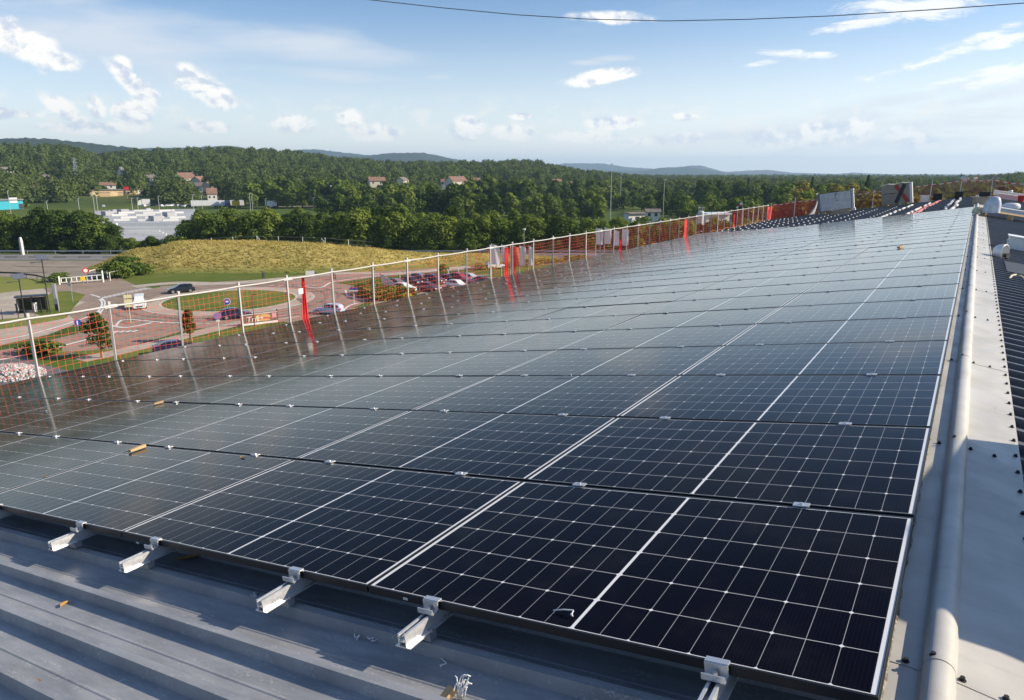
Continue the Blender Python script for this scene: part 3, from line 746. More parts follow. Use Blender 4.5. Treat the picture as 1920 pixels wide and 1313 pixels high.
# ---------------------------------------------------------------- debris on the panels and the near roof
def lay(o, p, rz, nrm='L'):
    o.matrix_world = Matrix.Translation(p) @ BASE @ Matrix.Rotation(rz, 4, 'Z'); return o
def wedge(L, W_, H):
    m = MB(); m.prism([(-L / 2, 0), (L / 2, 0), (L / 2, H), (L * .1, H * 1.0), (-L / 2, H * .75)], lambda a, h: Vector((a, -W_ / 2, h)), lambda a, h: Vector((a, W_ / 2, h))); return m
for (px, py, px2, py2, h, lab) in [(243, 848, 272, 838, .022, 'long tan wood offcut lying on a panel corner at lower left'), (291, 758, 304, 755, .018, 'small tan wood offcut on a panel gap, beyond the long one'),
                                   (1682, 466, 1695, 463, .06, 'grey brown scrap of wood alone on the pale far panels')]:
    a, c2 = onroof(px, py, .004), onroof(px2, py2, .004); d = c2 - a
    o = wedge(max(d.length, .09) * (1 if h < .03 else .62), .035 if h < .03 else .06, h * (1 if h < .03 else .6)).build('wood_offcut', M_wood); setp(o, lab, 'wood offcut', 'wood offcuts left on the panels')
    lay(o, (a + c2) / 2, math.atan2(d.y, d.x / math.cos(SL)))
def leafm(L, W_, curl=.3):
    m = MB(); rings = []
    for i in range(7):
        t = i / 6; w = W_ * math.sin(math.pi * min(t * .93 + .05, 1)) ** .8; z = L * curl * (t - .45) ** 2
        rings.append([Vector(((t - .5) * L, -w / 2, z + w * .25)), Vector(((t - .5) * L, 0, z)), Vector(((t - .5) * L, w / 2, z + w * .2))])
    m.loft(rings, closed=False)
    m.bar(Vector((-.5 * L, 0, L * curl * .2)), Vector((-.62 * L, 0, L * curl * .28)), L * .03); return m
for (px, py, L, W_, rz, off, lab) in [(66, 1280, .045, .03, .5, -.158, 'curled orange leaf on the ribbed roof at the bottom left corner'), (123, 1133, .05, .04, 2.0, -.158, 'grey brown leaf on the roof rib below the first rail'), (84, 893, .045, .03, .2, .002, 'pale dry leaf on the leftmost near panel'),
                                      (455, 858, .06, .02, -.2, .002, 'narrow pale leaf on a panel, between two gap clamps'), (353, 1048, .12, .05, .7, -.158, 'yellowish leaf in the shade under the panel edge'), (540, 655, .07, .04, .3, .002, 'pale leaf far up the panels near the fence')]:
    o = leafm(L, W_).build('dry_leaf', M_leafdry); setp(o, lab, 'leaf'); lay(o, onroof(px, py, off), rz)
def tie(pts, r_=.0024):
    m = MB(); m.tube(pts, r_, 6); m.box(pts[-2], (.007, .006, .006)); return m
ties = [((1068, 1150), [(-.055, 0, .006), (-.02, .005, .008), (.012, .002, .010), (.016, -.006, .014), (.012, -.016, .006), (.018, -.022, .003)], .002, 0.2, 'white cable tie lying on the nearest panel beside its middle line'),
        ((665, 1195), [(-.05, .012, .004), (-.035, .018, .008), (-.02, .008, .004), (.01, -.002, .003), (.022, .010, .010), (.03, -.004, .003)], -.158, -.4, 'curled white cable tie on the roof between two rails'),
        ((695, 1200), [(-.02, 0, .004), (.0, -.004, .006), (.012, .006, .010), (.020, -.004, .004), (.03, .01, .006)], -.158, -.2, 'short white cable tie with a bent tail near the fourth rail'),
        ((835, 1245), [(-.035, .0, .004), (0, .002, .005), (.014, -.001, .008), (.012, -.012, .009), (.006, -.018, .004), (.012, -.022, .003)], -.158, -.5, 'hooked white cable tie on the roof above the frayed strap'),
        ((1060, 707), [(-.10, 0, .006), (0, .01, .008), (.05, .0, .02), (.06, -.02, .006)], .002, .3, 'white cable tie on a panel in the third row'),
        ((83, 772), [(-.07, 0, .006), (0, .006, .008), (.04, 0, .008), (.05, -.01, .004)], .002, .2, 'white cable tie far left on a brown reflecting panel')]
for (q, pts, off, rz, lab) in ties:
    o = tie(pts).build('cable_tie', M_plastic, smooth=True); setp(o, lab, 'cable tie'); lay(o, onroof(q[0], q[1], off), rz)
# frayed white strap and a wedge of wood at the bottom edge
bp_ = onroof(862, 1306, -.158)
st = thing('frayed_strap', 'frayed bundle of white plastic strap at the bottom edge', 'strap', bp_)
mb = MB(); random.seed(3)
for i in range(13):
    a = random.uniform(-.5, .5); h = random.uniform(.03, .085); x = random.uniform(-.018, .02)
    pts = [Vector((x + math.sin(a) * h * t + .006 * math.sin(5 * t + i), .02 * (t - .4) + random.uniform(-.003, .003), h * math.sin(t * 1.9))) for t in np.linspace(0, 1, 7)]
    mb.tube(pts, .0019, 5)
mb.build('fibre', M_plastic, st, smooth=True)
o = wedge(.07, .03, .02).build('wood_offcut', M_wood); setp(o, 'split tan wood wedge beside the frayed strap at the bottom edge', 'wood offcut', 'wood offcuts left on the panels')
o.matrix_world = Matrix.Translation(onroof(838, 1312, -.158)) @ BASE @ Matrix.Rotation(1.2, 4, 'Z') @ Matrix.Rotation(-.5, 4, 'Y')
mb = MB(); mb.box((0, 0, .006), (.03, .02, .008)); mb.tube([(0, 0, .01), (0, 0, .018)], .006, 6); mb.box((-.02, 0, .003), (.02, .02, .002))
o = mb.build('roof_clip', M_steel); setp(o, 'small loose metal clip on the rib left of the third rail', 'clip'); lay(o, onroof(478, 1118, -.118), .4)
# maker's stickers on the front frame edge (blank barcode strips)
for px, py in ((258, 1018), (760, 1123)):
    u, v = None, None
    d = ray(px, py); t = (0 - .001 - CAM.y) / d.y; P = CAM + d * t
    mb = MB(); mb.box((0, 0, 0), (.022, .001, .009), (UD, Vector((0, 1, 0)), NL))
    mb.cur = 1
    for k in range(6): mb.box(UD * (-.008 + k * .003), (.001, .0014, .005), (UD, Vector((0, 1, 0)), NL))
    o = mb.build('sticker', [M_plastic, M_black]); o.location = P
    setp(o, 'small white bar code sticker on the frame edge by the fourth rail' if px > 500 else 'small white bar code sticker on the frame edge near the second rail', 'sticker')

# ---------------------------------------------------------------- safety fence along the eaves
random.seed(11)
def fence_net(mb, A, B, H, cell=.105, th=.0047, sag=.045, hfn=None, folds=.015):
    """square mesh netting between two base points; real strands"""
    A, B = Vector(A), Vector(B); d = B - A; L = d.length; t = d / L; n = Vector((-t.y, t.x, 0)).normalized()
    nv = max(2, int(L / cell)); nh = int(H / cell)
    ph = random.uniform(0, 6)
    def P(a, h):
        s = a * L
        dz = sag * math.sin(math.pi * a) * (h - .5) * 1.6
        return A + t * s + Vector((0, 0, h * H - dz)) + n * (folds * math.sin(s * 4.2 + h * 3 + ph) + folds * .7 * math.sin(s * 11 + ph * 2 + h * 5))
    seg = 5
    for i in range(nv + 1):
        a = i / nv; w = t * th
        vs = []
        for k in range(seg + 1):
            p = P(a, k / seg); vs += [p - w / 2, p + w / 2]
        mb.add(vs, [(2 * k, 2 * k + 1, 2 * k + 3, 2 * k + 2) for k in range(seg)])
    for k in range(nh + 1):
        h = k / nh; vs = []; w = Vector((0, 0, th))
        for i in range(nv + 1):
            p = P(i / nv, h); vs += [p - w / 2, p + w / 2]
        mb.add(vs, [(2 * i, 2 * i + 1, 2 * i + 3, 2 * i + 2) for i in range(nv)])
PIT = 1.285; PV0 = 3.50 - 5 * PIT
fe = thing('safety_fence', 'long guard rail of pale posts with orange netting along the eaves of the roof', 'fence', rp(12.40, 0, -.12))
fo = Vector(fe.location)
posts = []
for k in range(43):
    v = PV0 + k * PIT + (random.uniform(-.05, .05) if k > 5 else 0)
    if v > ROOF_END - .6: break
    b0 = rp(12.36, v, -.12); lean = Vector((random.uniform(-.012, .012), random.uniform(-.02, .02), 0))
    posts.append((b0, b0 + Vector((0, 0, 1.10)) + lean))
for k, (a, c) in enumerate(posts):
    mb = MB(); mb.bar(a, c, .034, .034); mb.box(a + Vector((0, 0, .005)), (.14, .10, .01)); mb.bar(c - Vector((0, 0, .02)), c + Vector((0, 0, .035)), .042, .042)
    mb.build('post', M_fpost, fe, loc=-fo)
    if k % 3 == 0:
        mb = MB(); q = c - Vector((0, 0, .05)); mb.box(q + Vector((.0, .02, 0)), (.06, .22, .045)); mb.build('rail_joint', M_white, fe, loc=-fo)
mb = MB(); pts = []
for k in range(len(posts) - 1):
    a, c = posts[k][1], posts[k + 1][1]
    for t in (0, .25, .5, .75): pts.append(a.lerp(c, t) - Vector((-.02, 0, .045 + .012 * math.sin(math.pi * t))))
pts.append(posts[-1][1] - Vector((0, 0, .04))); mb.tube(pts, .017, 8); mb.build('top_rail', M_fpost, fe, smooth=True, loc=-fo)
mb = MB(); pts = []
for k in range(len(posts) - 1):
    a, c = posts[k][0], posts[k + 1][0]; dip = random.uniform(.0, .08)
    for t in (0, .25, .5, .75): pts.append(a.lerp(c, t) + Vector((-.03, 0, .03 + dip * math.sin(math.pi * t))))
mb.tube(pts, .008, 6); mb.build('bottom_rope', M_orope, fe, loc=-fo)
for k in range(len(posts) - 1):
    mb = MB(); a, c = posts[k], posts[k + 1]
    fence_net(mb, a[0] + Vector((-.03, 0, .05)), c[0] + Vector((-.03, 0, .05)), 1.0, folds=.012 + .0006 * k)
    mb.build('netting', M_net, fe, loc=-fo)
def strip(mb, a, top, w0, w1, axis, fold=.02):
    rings = []
    for i in range(9):
        t = i / 8; p = a.lerp(top, t); w = w0 + (w1 - w0) * t
        rings.append([p + axis * (w * (j / 8 - .5)) + Vector((fold * math.sin(j * 2.1 + t * 3), 0, 0)) for j in range(9)])
    mb.loft(rings, closed=False)
yv = Vector((0, 1, 0))
for (px, py, w0, w1, h) in [(572, 606, .22, .05, 1.0), (948, 522, .26, .22, .95), (964, 518, .12, .08, .95), (1161, 473, .30, .12, .55), (1283, 446, .50, .42, .95), (1374, 432, .4, .15, .85), (1441, 418, 1.3, 1.3, .9)]:

    d = ray(px, py); t = (12.40 * -math.cos(SL) - CAM.x) / d.x; P = CAM + d * t
    b0 = Vector((P.x + .03, P.y, rp(12.36, 0, -.1).z)); mb = MB(); strip(mb, b0, b0 + Vector((0, 0, h)), w0, w1, yv); o = mb.build('red_cloth', M_netred, fe, loc=-fo)
mb = MB(); q = posts[9][0]; d = ray(562, 546); t = (12.36 * -math.cos(SL) - CAM.x) / d.x; P = CAM + d * t
mb.box(P + Vector((.03, 0, 0)), (.012, .13, .12)); mb.build('tag', M_white, fe, loc=-fo)

# far gable guard
gf = thing('safety_fence', 'guard of thin posts, striped tape and red netting across the far end of the roof', 'fence', rp(6, ROOF_END - .25, -.12)); go = Vector(gf.location)
def roofz(x):
    return rp(-x / math.cos(SL), 0, -.12).z if x < 0.1 else rr((x - RAP.x) / math.cos(SL), 0, .04).z
gx = [-12.2 + 1.62 * k for k in range(16)]
gp = [(Vector((x, ROOF_END - .25, roofz(x))), Vector((x + random.uniform(-.05, .05), ROOF_END - .25, roofz(x) + random.uniform(1.12, 1.35)))) for x in gx]
for a, c in gp:
    mb = MB(); mb.tube([a, c], .020, 6); mb.box(a, (.1, .1, .02)); mb.build('post', M_white, gf, loc=-go)
mb = MB(); pts = []
for k in range(len(gp) - 1):
    for t in (0, .33, .66): pts.append((gp[k][0] + Vector((0, 0, 1.03))).lerp(gp[k + 1][0] + Vector((0, 0, 1.03)), t) - Vector((0, 0, .05 * math.sin(math.pi * t))))
mb.tube(pts, .028, 6); mb.build('striped_tape', M_tapes, gf, loc=-go)
for k in range(len(gp) - 1):
    mb = MB(); a, c = gp[k][0], gp[k + 1][0]
    fence_net(mb, a + Vector((0, .04, .03)), c + Vector((0, .04, .03)), 1.02 if k != 3 else 1.2, cell=.075, th=.022 if k in (0, 1) else .0085, folds=.03)
    mb.build('netting', M_netred if k in (0, 1) else M_net, gf, loc=-go)

# ---------------------------------------------------------------- things on the far roof
def upright_pack(name, lab, x0, x1, pyb, pyt, v, thick):
    """a pack of panels standing on its edge on the left slope, facing the camera"""
    A, B = None, None
    def atv(px, py):
        d = ray(px, py); t = (v - CAM.y) / d.y; return CAM + d * t
    A = atv(x0, pyb); B = atv(x1, pyb); A.z = roofz(A.x) + .10; B.z = roofz(B.x) + .10
    return A, B
def pack(name, lab, cat, ux0, ux1, v, H, thick, tiltx):
    A, B = rp(ux0, v, -.02), rp(ux1, v, -.02)
    t = (B - A).normalized(); up = Vector((0, 1, 0)).cross(t) * -1
    if up.z < 0: up = -up
    return A, B, t, up
# first pack: bare panels, white backs towards us
def uv_at(px, py, v):
    d = ray(px, py); t = (v - CAM.y) / d.y; P = CAM + d * t; return -P.x / math.cos(SL)
Y1 = 46.6
u0, u1 = uv_at(1538, 400, Y1), uv_at(1598, 395, Y1)
A, B = rp(u0, Y1, 0), rp(u1, Y1, 0); t = (B - A).normalized(); up = Vector((-t.z, 0, t.x));
if up.z < 0: up = -up
W_ = (B - A).length; H_ = 1.12; fy = Vector((0, 1, 0))
pk = thing('panel_pack', 'upright pack of solar panels with white backs and a plastic sheet at its left side', 'panel pack', A); ao = Vector(A)
for k in range(8):
    mb = MB(); mb.box(t * W_ / 2 + up * (H_ / 2 + .12) + fy * (.02 + k * .036), (W_, .032, H_), (t, fy, up)); mb.cur = 1
    mb.box(t * W_ / 2 + up * (H_ / 2 + .12) + fy * (.0025 + k * .036), (W_ - .06, .004, H_ - .06), (t, fy, up)); mb.build('panel', [M_frame, M_film if k else M_whiteo], pk)
mb = MB(); mb.box(t * W_ * .55 + up * (H_ * .62) - fy * .005, (.05, .02, .06), (t, fy, up)); mb.box(t * W_ * .53 + up * (H_ * .98) - fy * .005, (.12, .02, .05), (t, fy, up)); mb.tube([t * W_ * .53 + up * H_ * .95 - fy * .01, t * W_ * .5 + up * H_ * .8 - fy * .012, t * W_ * .54 + up * H_ * .7 - fy * .01], .008, 5); mb.build('junction_box', M_black, pk)
mb = MB(); mb.box(t * (W_ + .05) + up * (H_ / 2 + .1) + fy * .12, (.13, .22, H_ + .12), (t, fy, up)); mb.box(t * (W_ + .07) + up * (.08) + fy * .1, (.2, .3, .14), (t, fy, up)); mb.box(t * (W_ + .05) + up * (H_ + .12) + fy * .1, (.16, .28, .12), (t, fy, up)); mb.build('edge_board', M_whiteo, pk)
mb = MB(); rings = []
for i in range(9):
    a = i / 8
    rings.append([t * (-.12 - .12 * a - .9 * max(0, a - .35) ** 1.6 * (1 - j * .12)) + up * (H_ + .12) * (1 - a) + up * .04 + fy * (-.08 + .1 * j + .05 * math.sin(3 * a + j)) for j in range(6)])
mb.loft(rings, closed=False); mb.build('plastic_sheet', M_film, pk, smooth=True)
mb = MB(); mb.box(t * -.04 + up * (H_ / 2 + .08) + fy * .12, (.14, .3, H_ + .06), (t, fy, up)); mb.build('side_board', M_grey, pk)
mb = MB()
for s in (.12, .5, .88): mb.box(t * W_ * s + up * .03 + fy * .15, (.10, .5, .10), (t, fy, up))
mb.box(t * W_ * .5 + up * .095 + fy * .15, (W_, .5, .022), (t, fy, up)); mb.build('pallet_base', M_wood, pk)
# second pack: cardboard with a red and black crossed mark
Y2 = 49.6
u0, u1 = uv_at(1653, 388, Y2), uv_at(1706, 384, Y2)
A, B = rp(u0, Y2, 0), rp(u1, Y2, 0); t = (B - A).normalized(); up = Vector((-t.z, 0, t.x)); up = up if up.z > 0 else -up
W_ = (B - A).length; H_ = 1.20
pk = thing('panel_pack', 'tall cardboard crate on the roof with a big red and black cross on its face', 'crate', A)
mb = MB(); mb.box(t * W_ / 2 + up * (H_ / 2) + fy * .25, (W_, .5, H_), (t, fy, up))
for s in (.25, .5, .75): mb.box(t * W_ * s + up * H_ / 2 + fy * -.003, (.012, .01, H_ - .01), (t, fy, up))
mb.build('carton', M_card, pk)
def bandq(mb, a, c, w, y):
    d = Vector((c[0] - a[0], c[1] - a[1])); n = Vector((-d.y, d.x)).normalized() * w / 2
    mb.prism([(a[0] + n.x, a[1] + n.y), (c[0] + n.x, c[1] + n.y), (c[0] - n.x, c[1] - n.y), (a[0] - n.x, a[1] - n.y)], lambda p, q: t * p + up * q + fy * y, lambda p, q: t * p + up * q + fy * (y - .004))
mb = MB(); bandq(mb, (W_ * .52, H_ - .05), (W_ * .93, .06), .22, -.010); mb.build('red_stroke', mat('print_red', (.40, .07, .05), .8), pk)
mb = MB(); bandq(mb, (W_ * .84, H_ - .05), (W_ * .50, .06), .22, -.016); mb.build('black_stroke', mat('print_black', (.05, .05, .055), .8), pk)
mb = MB()
for k, w in enumerate((.05, .12, .06, .14, .1, .07)): mb.box(t * (W_ * .09 + k * .135) + up * H_ * .56 - fy * .008, (w, .006, .05), (t, fy, up))
mb.build('print_line', M_black, pk)
mb = MB(); mb.box(t * (W_ + .07) + up * (H_ / 2) + fy * .22, (.14, .52, H_ + .05), (t, fy, up)); mb.build('edge_board', M_plastic, pk)
mb = MB(); rings = [[t * (W_ * (k / 8)) + up * (H_ + .01 + .06 * math.sin(k * .8) ** 2 + .02 * (j % 2)) + fy * (-.01 + j * .18) for j in range(4)] for k in range(9)]; mb.loft(rings, closed=False); mb.build('top_film', M_whiteo, pk)
# loose lengths lying on the bare slope
for (cells, m_, nm, lab) in [([(1.9, 35, 50), (2.0, 34, 44)], M_netred, 'red_strip', 'pale red strip lying down the bare roof'), ]: pass
def lie(name, lab, cat, u, v0, v1, w, h, m_, n, du=0, grp=None):
    for i in range(n):
        a = v0 + (v1 - v0) * i / n; L = (v1 - v0) / n * .86
        mb = MB(); mb.box((0, 0, h / 2), (w, L, h)); mb.box((0, 0, h), (w * .5, L * .98, h * .5))
        o = mb.build(name, m_); o.matrix_world = Matrix.Translation(rp(u + du * i + random.uniform(-.05, .05), a + L / 2, -.118)) @ BASE @ Matrix.Rotation(random.uniform(-.05, .05), 4, 'Z')
        setp(o, lab, cat, grp)
lie('red_strip', 'pale red and white strip lying on the bare roof short of the far edge', 'strip', 2.15, 32.6, 50, .16, .04, mat('faded_red', (.62, .22, .20), .6), 10, -.03, 'red strips on the bare roof')
lie('red_strip', 'pale red and white strip lying on the bare roof short of the far edge', 'strip', 2.4, 33.4, 47, .10, .05, M_pink, 9, -.03, 'red strips on the bare roof')
lie('metal_strip', 'grey white metal strip lying on the bare roof beside the red strips', 'strip', 3.35, 31.8, 47, .10, .05, M_whiteo, 12, -.02, 'grey strips on the bare roof')
lie('metal_strip', 'grey white metal strip lying on the bare roof beside the far ridge', 'strip', .75, 32.4, 50, .12, .06, M_whiteo, 12, 0, 'grey strips near the ridge')
lie('metal_strip', 'grey white metal strip lying on the bare roof beside the far ridge', 'strip', 1.05, 33.6, 48, .08, .06, M_steel, 9, 0, 'grey strips near the ridge')
# open boxes near the far end
def crate(name, lab, cat, p, w, d, h, rz, m_, group=None, red=False):
    o = thing(name, lab, cat, p, rz, group); th = .02
    mb = MB()
    for (c, s) in (((0, -d / 2, h / 2), (w, th, h)), ((0, d / 2, h / 2), (w, th, h)), ((-w / 2 + th / 2, 0, h / 2), (th, d - th, h)), ((w / 2 - th / 2, 0, h / 2), (th, d - th, h)), ((0, 0, th / 2), (w - 2 * th, d - th, th))): mb.box(c, s)
    mb.build('side', m_, o)
    MB().box((-w / 2 - .05, 0, h * .97), (.10, d, th)).build('flap', m_, o); MB().box((w / 2 + .05, 0, h * 1.01), (.12, d, th)).build('flap', m_, o)
    return o
crate('carton_box', 'small dark open box by the ridge at the far end of the roof', 'box', rp(.9, 49.6, -.12), .42, .35, .42, .1, M_black)
o = crate('carton_box', 'pink and white box between the crossed crate and the ridge, left of a black one', 'box', rp(2.75, 51, -.12), .40, .4, .42, .2, M_pink)
o = crate('carton_box', 'black box with a pale lid right of the pink and white box', 'box', rp(2.05, 51.2, -.12), .5, .4, .42, 0, M_black)
crate('carton_box', 'small brown carton in front of the upright white panel pack', 'box', rp(uv_at(1575, 404, 44.5), 44.5, -.12), .9, .5, .26, .3, M_card)
mb = MB(); rings = [[Vector((.22 * math.cos(a) * math.cos(e), .16 * math.sin(a) * math.cos(e), .2 * math.sin(e) * (1 + .15 * math.sin(3 * a)))) for a in np.linspace(0, 6.283, 13)[:-1]] for e in np.linspace(0, 1.5, 6)]; mb.loft(rings)
o = mb.build('white_bag', M_plastic, smooth=True); o.location = rp(uv_at(1570, 398, 45.2), 45.2, -.1); setp(o, 'small white bag on the roof in front of the upright panel pack', 'bag')
# small scraps on far panels
for px, py, lab in ((1335, 449, 'pale scrap on the panels below the red cloth bundle'), (1240, 465, 'white scrap with a dark end on the panels, nearer the fence')):
    mb = MB(); mb.box((0, 0, .02), (.12, .05, .04)); mb.prism([(-.06, .04), (.05, .04), (.02, .07)], lambda a, h: Vector((a, -.02, h)), lambda a, h: Vector((a, .02, h)))
    o = mb.build('scrap', M_whiteo); setp(o, lab, 'scrap'); lay(o, onroof(px, py, .003), .6)

# ---------------------------------------------------------------- right slope: hat, white curb boxes, pallet, sacks
def onr(o, p, rz=0):
    B2 = Matrix(((math.cos(SL), 0, math.sin(SL)), (0, 1, 0), (-math.sin(SL), 0, math.cos(SL)))).to_4x4()
    o.matrix_world = Matrix.Translation(p) @ B2 @ Matrix.Rotation(rz, 4, 'Z')
    return o
# helmet lying on its side: dome towards the camera left, opening to the right
hp = onright(1881, 484, .04)
HAT = .98
hat = thing('safety_helmet', 'white safety helmet lying on its side on the roof beside the ridge capping', 'helmet', hp + Vector((0, 0, .10)), R(-25))
hat.scale = (HAT, HAT, HAT)
mb = MB(); rings = []
for i in range(9):
    e = i / 8 * math.pi / 2; rr_ = .125 * math.cos(e) ** .8 + .001; x = -.17 * math.sin(e)
    rings.append([Vector((x, rr_ * math.cos(a) * 1.12, rr_ * math.sin(a))) for a in np.linspace(0, 6.283, 21)[:-1]])
mb.loft(rings); mb.build('shell', M_plastic, hat, smooth=True)
mb = MB(); mb.tube([Vector((-.17 * math.sin(e) - .004, .05, .135 * math.cos(e) ** .8 * .93)) for e in np.linspace(0, 1.4, 8)], .008, 6); mb.tube([Vector((-.17 * math.sin(e) - .004, -.02, .135 * math.cos(e) ** .8 * .97)) for e in np.linspace(0, 1.4, 8)], .008, 6); mb.build('shell_rib', M_plastic, hat, smooth=True)
mb = MB(); rings = [[Vector((x, r_ * math.cos(a) * 1.12, r_ * math.sin(a))) for a in np.linspace(0, 6.283, 21)[:-1]] for x, r_ in ((0, .125), (.015, .14), (.02, .128))]; mb.loft(rings); mb.build('brim', M_plastic, hat, smooth=True)
mb = MB(); mb.tube([(.02, .1, -.06), (.06, .03, -.11), (.09, -.05, -.10), (.03, -.1, -.05)], .012, 6); mb.box((.045, 0, -.05), (.06, .15, .06)); mb.box((-.12, .12, -.07), (.10, .02, .04)); mb.build('harness', M_black, hat)
def curb(lab, px, py, L, W_, H, rz=0):
    p = onright(px, py, .04)
    o = thing('skylight_curb', lab, 'white curb'); onr(o, p, rz)
    mb = MB()
    for (c, s) in (((L / 2, W_ / 2, H / 2), (L, .05, H)), ((.025, 0, H / 2), (.05, W_ - .05, H)), ((L / 2, -W_ / 2, H / 2), (L, .05, H)), ((L / 2, 0, H + .011), (L + .06, W_ + .12, .022))): mb.box(c, s)
    mb.build('frame', M_plastic, o)
    mb = MB()
    for k in range(4): mb.box((-.005, -W_ / 2 + .05 + k * (W_ - .1) / 3, H * .6), (.03, .03, .03))
    mb.build('bracket', M_steel, o); return o
curb('white boxed skylight curb on the right slope behind the white helmet', 1886, 464, 6, .34, .23)
# smooth sheet in front of it, its dark colour stands in for the curb's shade
p = onright(1890, 500, .045); mb = MB(); mb.box((2.9, .55, .006), (5.8, 1.5, .006)); o = mb.build('smooth_shade_sheet', mat('curb_shade', (.05, .055, .065), .6, spec=.25)); onr(o, onright(1887, 507, .046)); setp(o, 'smooth sheet over the ribs beside the white helmet, coloured dark as the shade of the curb', 'sheet')
curb('long white curb on the right slope just beyond the pallet', 1866, 397, 7, .5, .16)
curb('second long white curb up the far right slope, behind the white sack', 1870, 371, 8, .7, .26)
curb('farthest white curb on the right slope, below the red net', 1862, 365, 6, .8, .30)
# pallet with boards
pp = onright(1836, 404, .05); pal = thing('wood_pallet', 'long wooden pallet across the ridge on the right with a white sack on it', 'pallet'); onr(pal, pp, R(-3))
mb = MB()
for k in range(4): mb.box((1.2, .08 + k * .32, .16), (2.6, .20, .024))
mb.build('deck', M_wood, pal)
for k in range(4):
    mb = MB(); mb.box((.08 + k * .76, .55, .075), (.14, 1.1, .13)); mb.box((.08 + k * .76, .55, .007), (.16, 1.12, .014)); mb.build('bearer', M_wood, pal)
def sack(lab, p, w, d, h, m_, seed, name='white_sack', cat='sack'):
    r_ = random.Random(seed); mb = MB(); rings = []
    for i in range(10):
        e = i / 9 * math.pi / 2; ring = []
        for k in range(18):
            a = k / 18 * 6.2832; q = 1 + .08 * math.sin(3 * a + seed) + r_.uniform(-.035, .035)
            ring.append(Vector((w / 2 * math.cos(a) * math.cos(e) ** .7 * q + w * .12 * math.sin(e), d / 2 * math.sin(a) * math.cos(e) ** .7 * q, h * math.sin(e) ** .85)))
        rings.append(ring)
    mb.loft(rings); o = mb.build(name, m_, smooth=True); o.location = p; return setp(o, lab, cat)
q = onright(1858, 399, .19); sack('big rounded white sack standing on the pallet by the ridge', q, .50, .45, .52, M_film, 4)
q = onright(1832, 400, .10); sack('small cream crumpled bag at the left end of the pallet', q, .34, .3, .22, mat('cream_paper', (.72, .64, .42), .7), 9)
q = onright(1893, 391, .16); sack('low white and pink crumpled bag on the pallet right of the big sack', q, .7, .4, .22, M_plastic, 6)
q = onright(1838, 384, .03); crate('carton_box', 'tan open box on the ridge just left of the big white sack', 'box', q, .55, .5, .34, .2, M_card)
q = onright(1845, 371, .03); crate('carton_box', 'dark box with a tan lid behind the big white sack', 'box', q, .55, .4, .32, .1, M_black)
q = onright(1876, 362, .05); o = crate('carton_box', 'dark upright box with a flat tan lid far off by the red net', 'box', q, .4, .4, .5, 0, M_black); mb = MB(); mb.box((0, 0, .53), (.75, .5, .04)); mb.build('lid', M_card, o)
q = onright(1893, 365, .1); sack('small white bag on the farthest white curb', q, .4, .35, .34, M_plastic, 12)
q = onright(1914, 379, .05); mb = MB(); mb.loft([[Vector((r_ * math.cos(a), r_ * math.sin(a), z)) for a in np.linspace(0, 6.283, 17)[:-1]] for r_, z in ((.14, 0), (.19, .36), (.20, .37), (.18, .36), (.13, .02))], caps=False); o = mb.build('red_bucket', M_netred, smooth=True); o.location = q; setp(o, 'red bucket at the right edge beside the white curbs', 'bucket')
# yellowish strap curving over the ribs
P = [onright(*c_, .05) for c_ in ((1893, 522), (1897, 517), (1905, 515), (1913, 517), (1919, 521), (1925, 526))]
mb = MB(); mb.tube(P, .013, 6); o = mb.build('strap', mat('strap_tan', (.52, .48, .34), .7)); setp(o, 'pale strap looped over the dark ribs at the right edge', 'strap')
# tarpaulin added unseen outside the frame, shaped to shade the near capping
ld = thing('shade_blocker', 'grey tarpaulin added unseen on the right slope to shade the capping', 'load', (1.25, 2.0, -.33))
mb = MB(); prof_l = [(-.92, 0), (-.94, .50), (-.90, .72), (-.74, 1.0), (-.55, 1.13), (-.15, 1.16), (.15, 1.12), (1.0, 1.02), (1.16, .99), (1.2, .95), (1.2, 0)]
mb.loft([[Vector((x, y * (1 - .02 * j), z * (1 - .03 * j))) for y, z in prof_l] for j, x in enumerate((0, .04, .5, .7))], caps=True); mb.build('blocker', M_grey, ld)
mb = MB(); mb.box((.35, .1, .0), (.8, 2.0, .10)); mb.build('pallet_base', M_wood, ld)  # base of the added blocker

# overhead cable
pts = []
for px, py in [(-200, -150), (300, -48), (520, -16), (695, 0), (830, 15), (970, 28), (1100, 36), (1250, 39.5), (1400, 36.5), (1560, 30), (1740, 19), (1920, 6), (2200, -18), (2600, -60)]:
    d = ray(px, py); pts.append(CAM + d * (14.5 / math.hypot(d.x, d.y) * (1 + .0)))
mb = MB(); mb.tube(pts, .0072, 6); o = mb.build('overhead_cable', mat('cable_sheath', (.06, .065, .07), .6)); setp(o, 'thin black cable sagging across the top of the sky', 'cable')

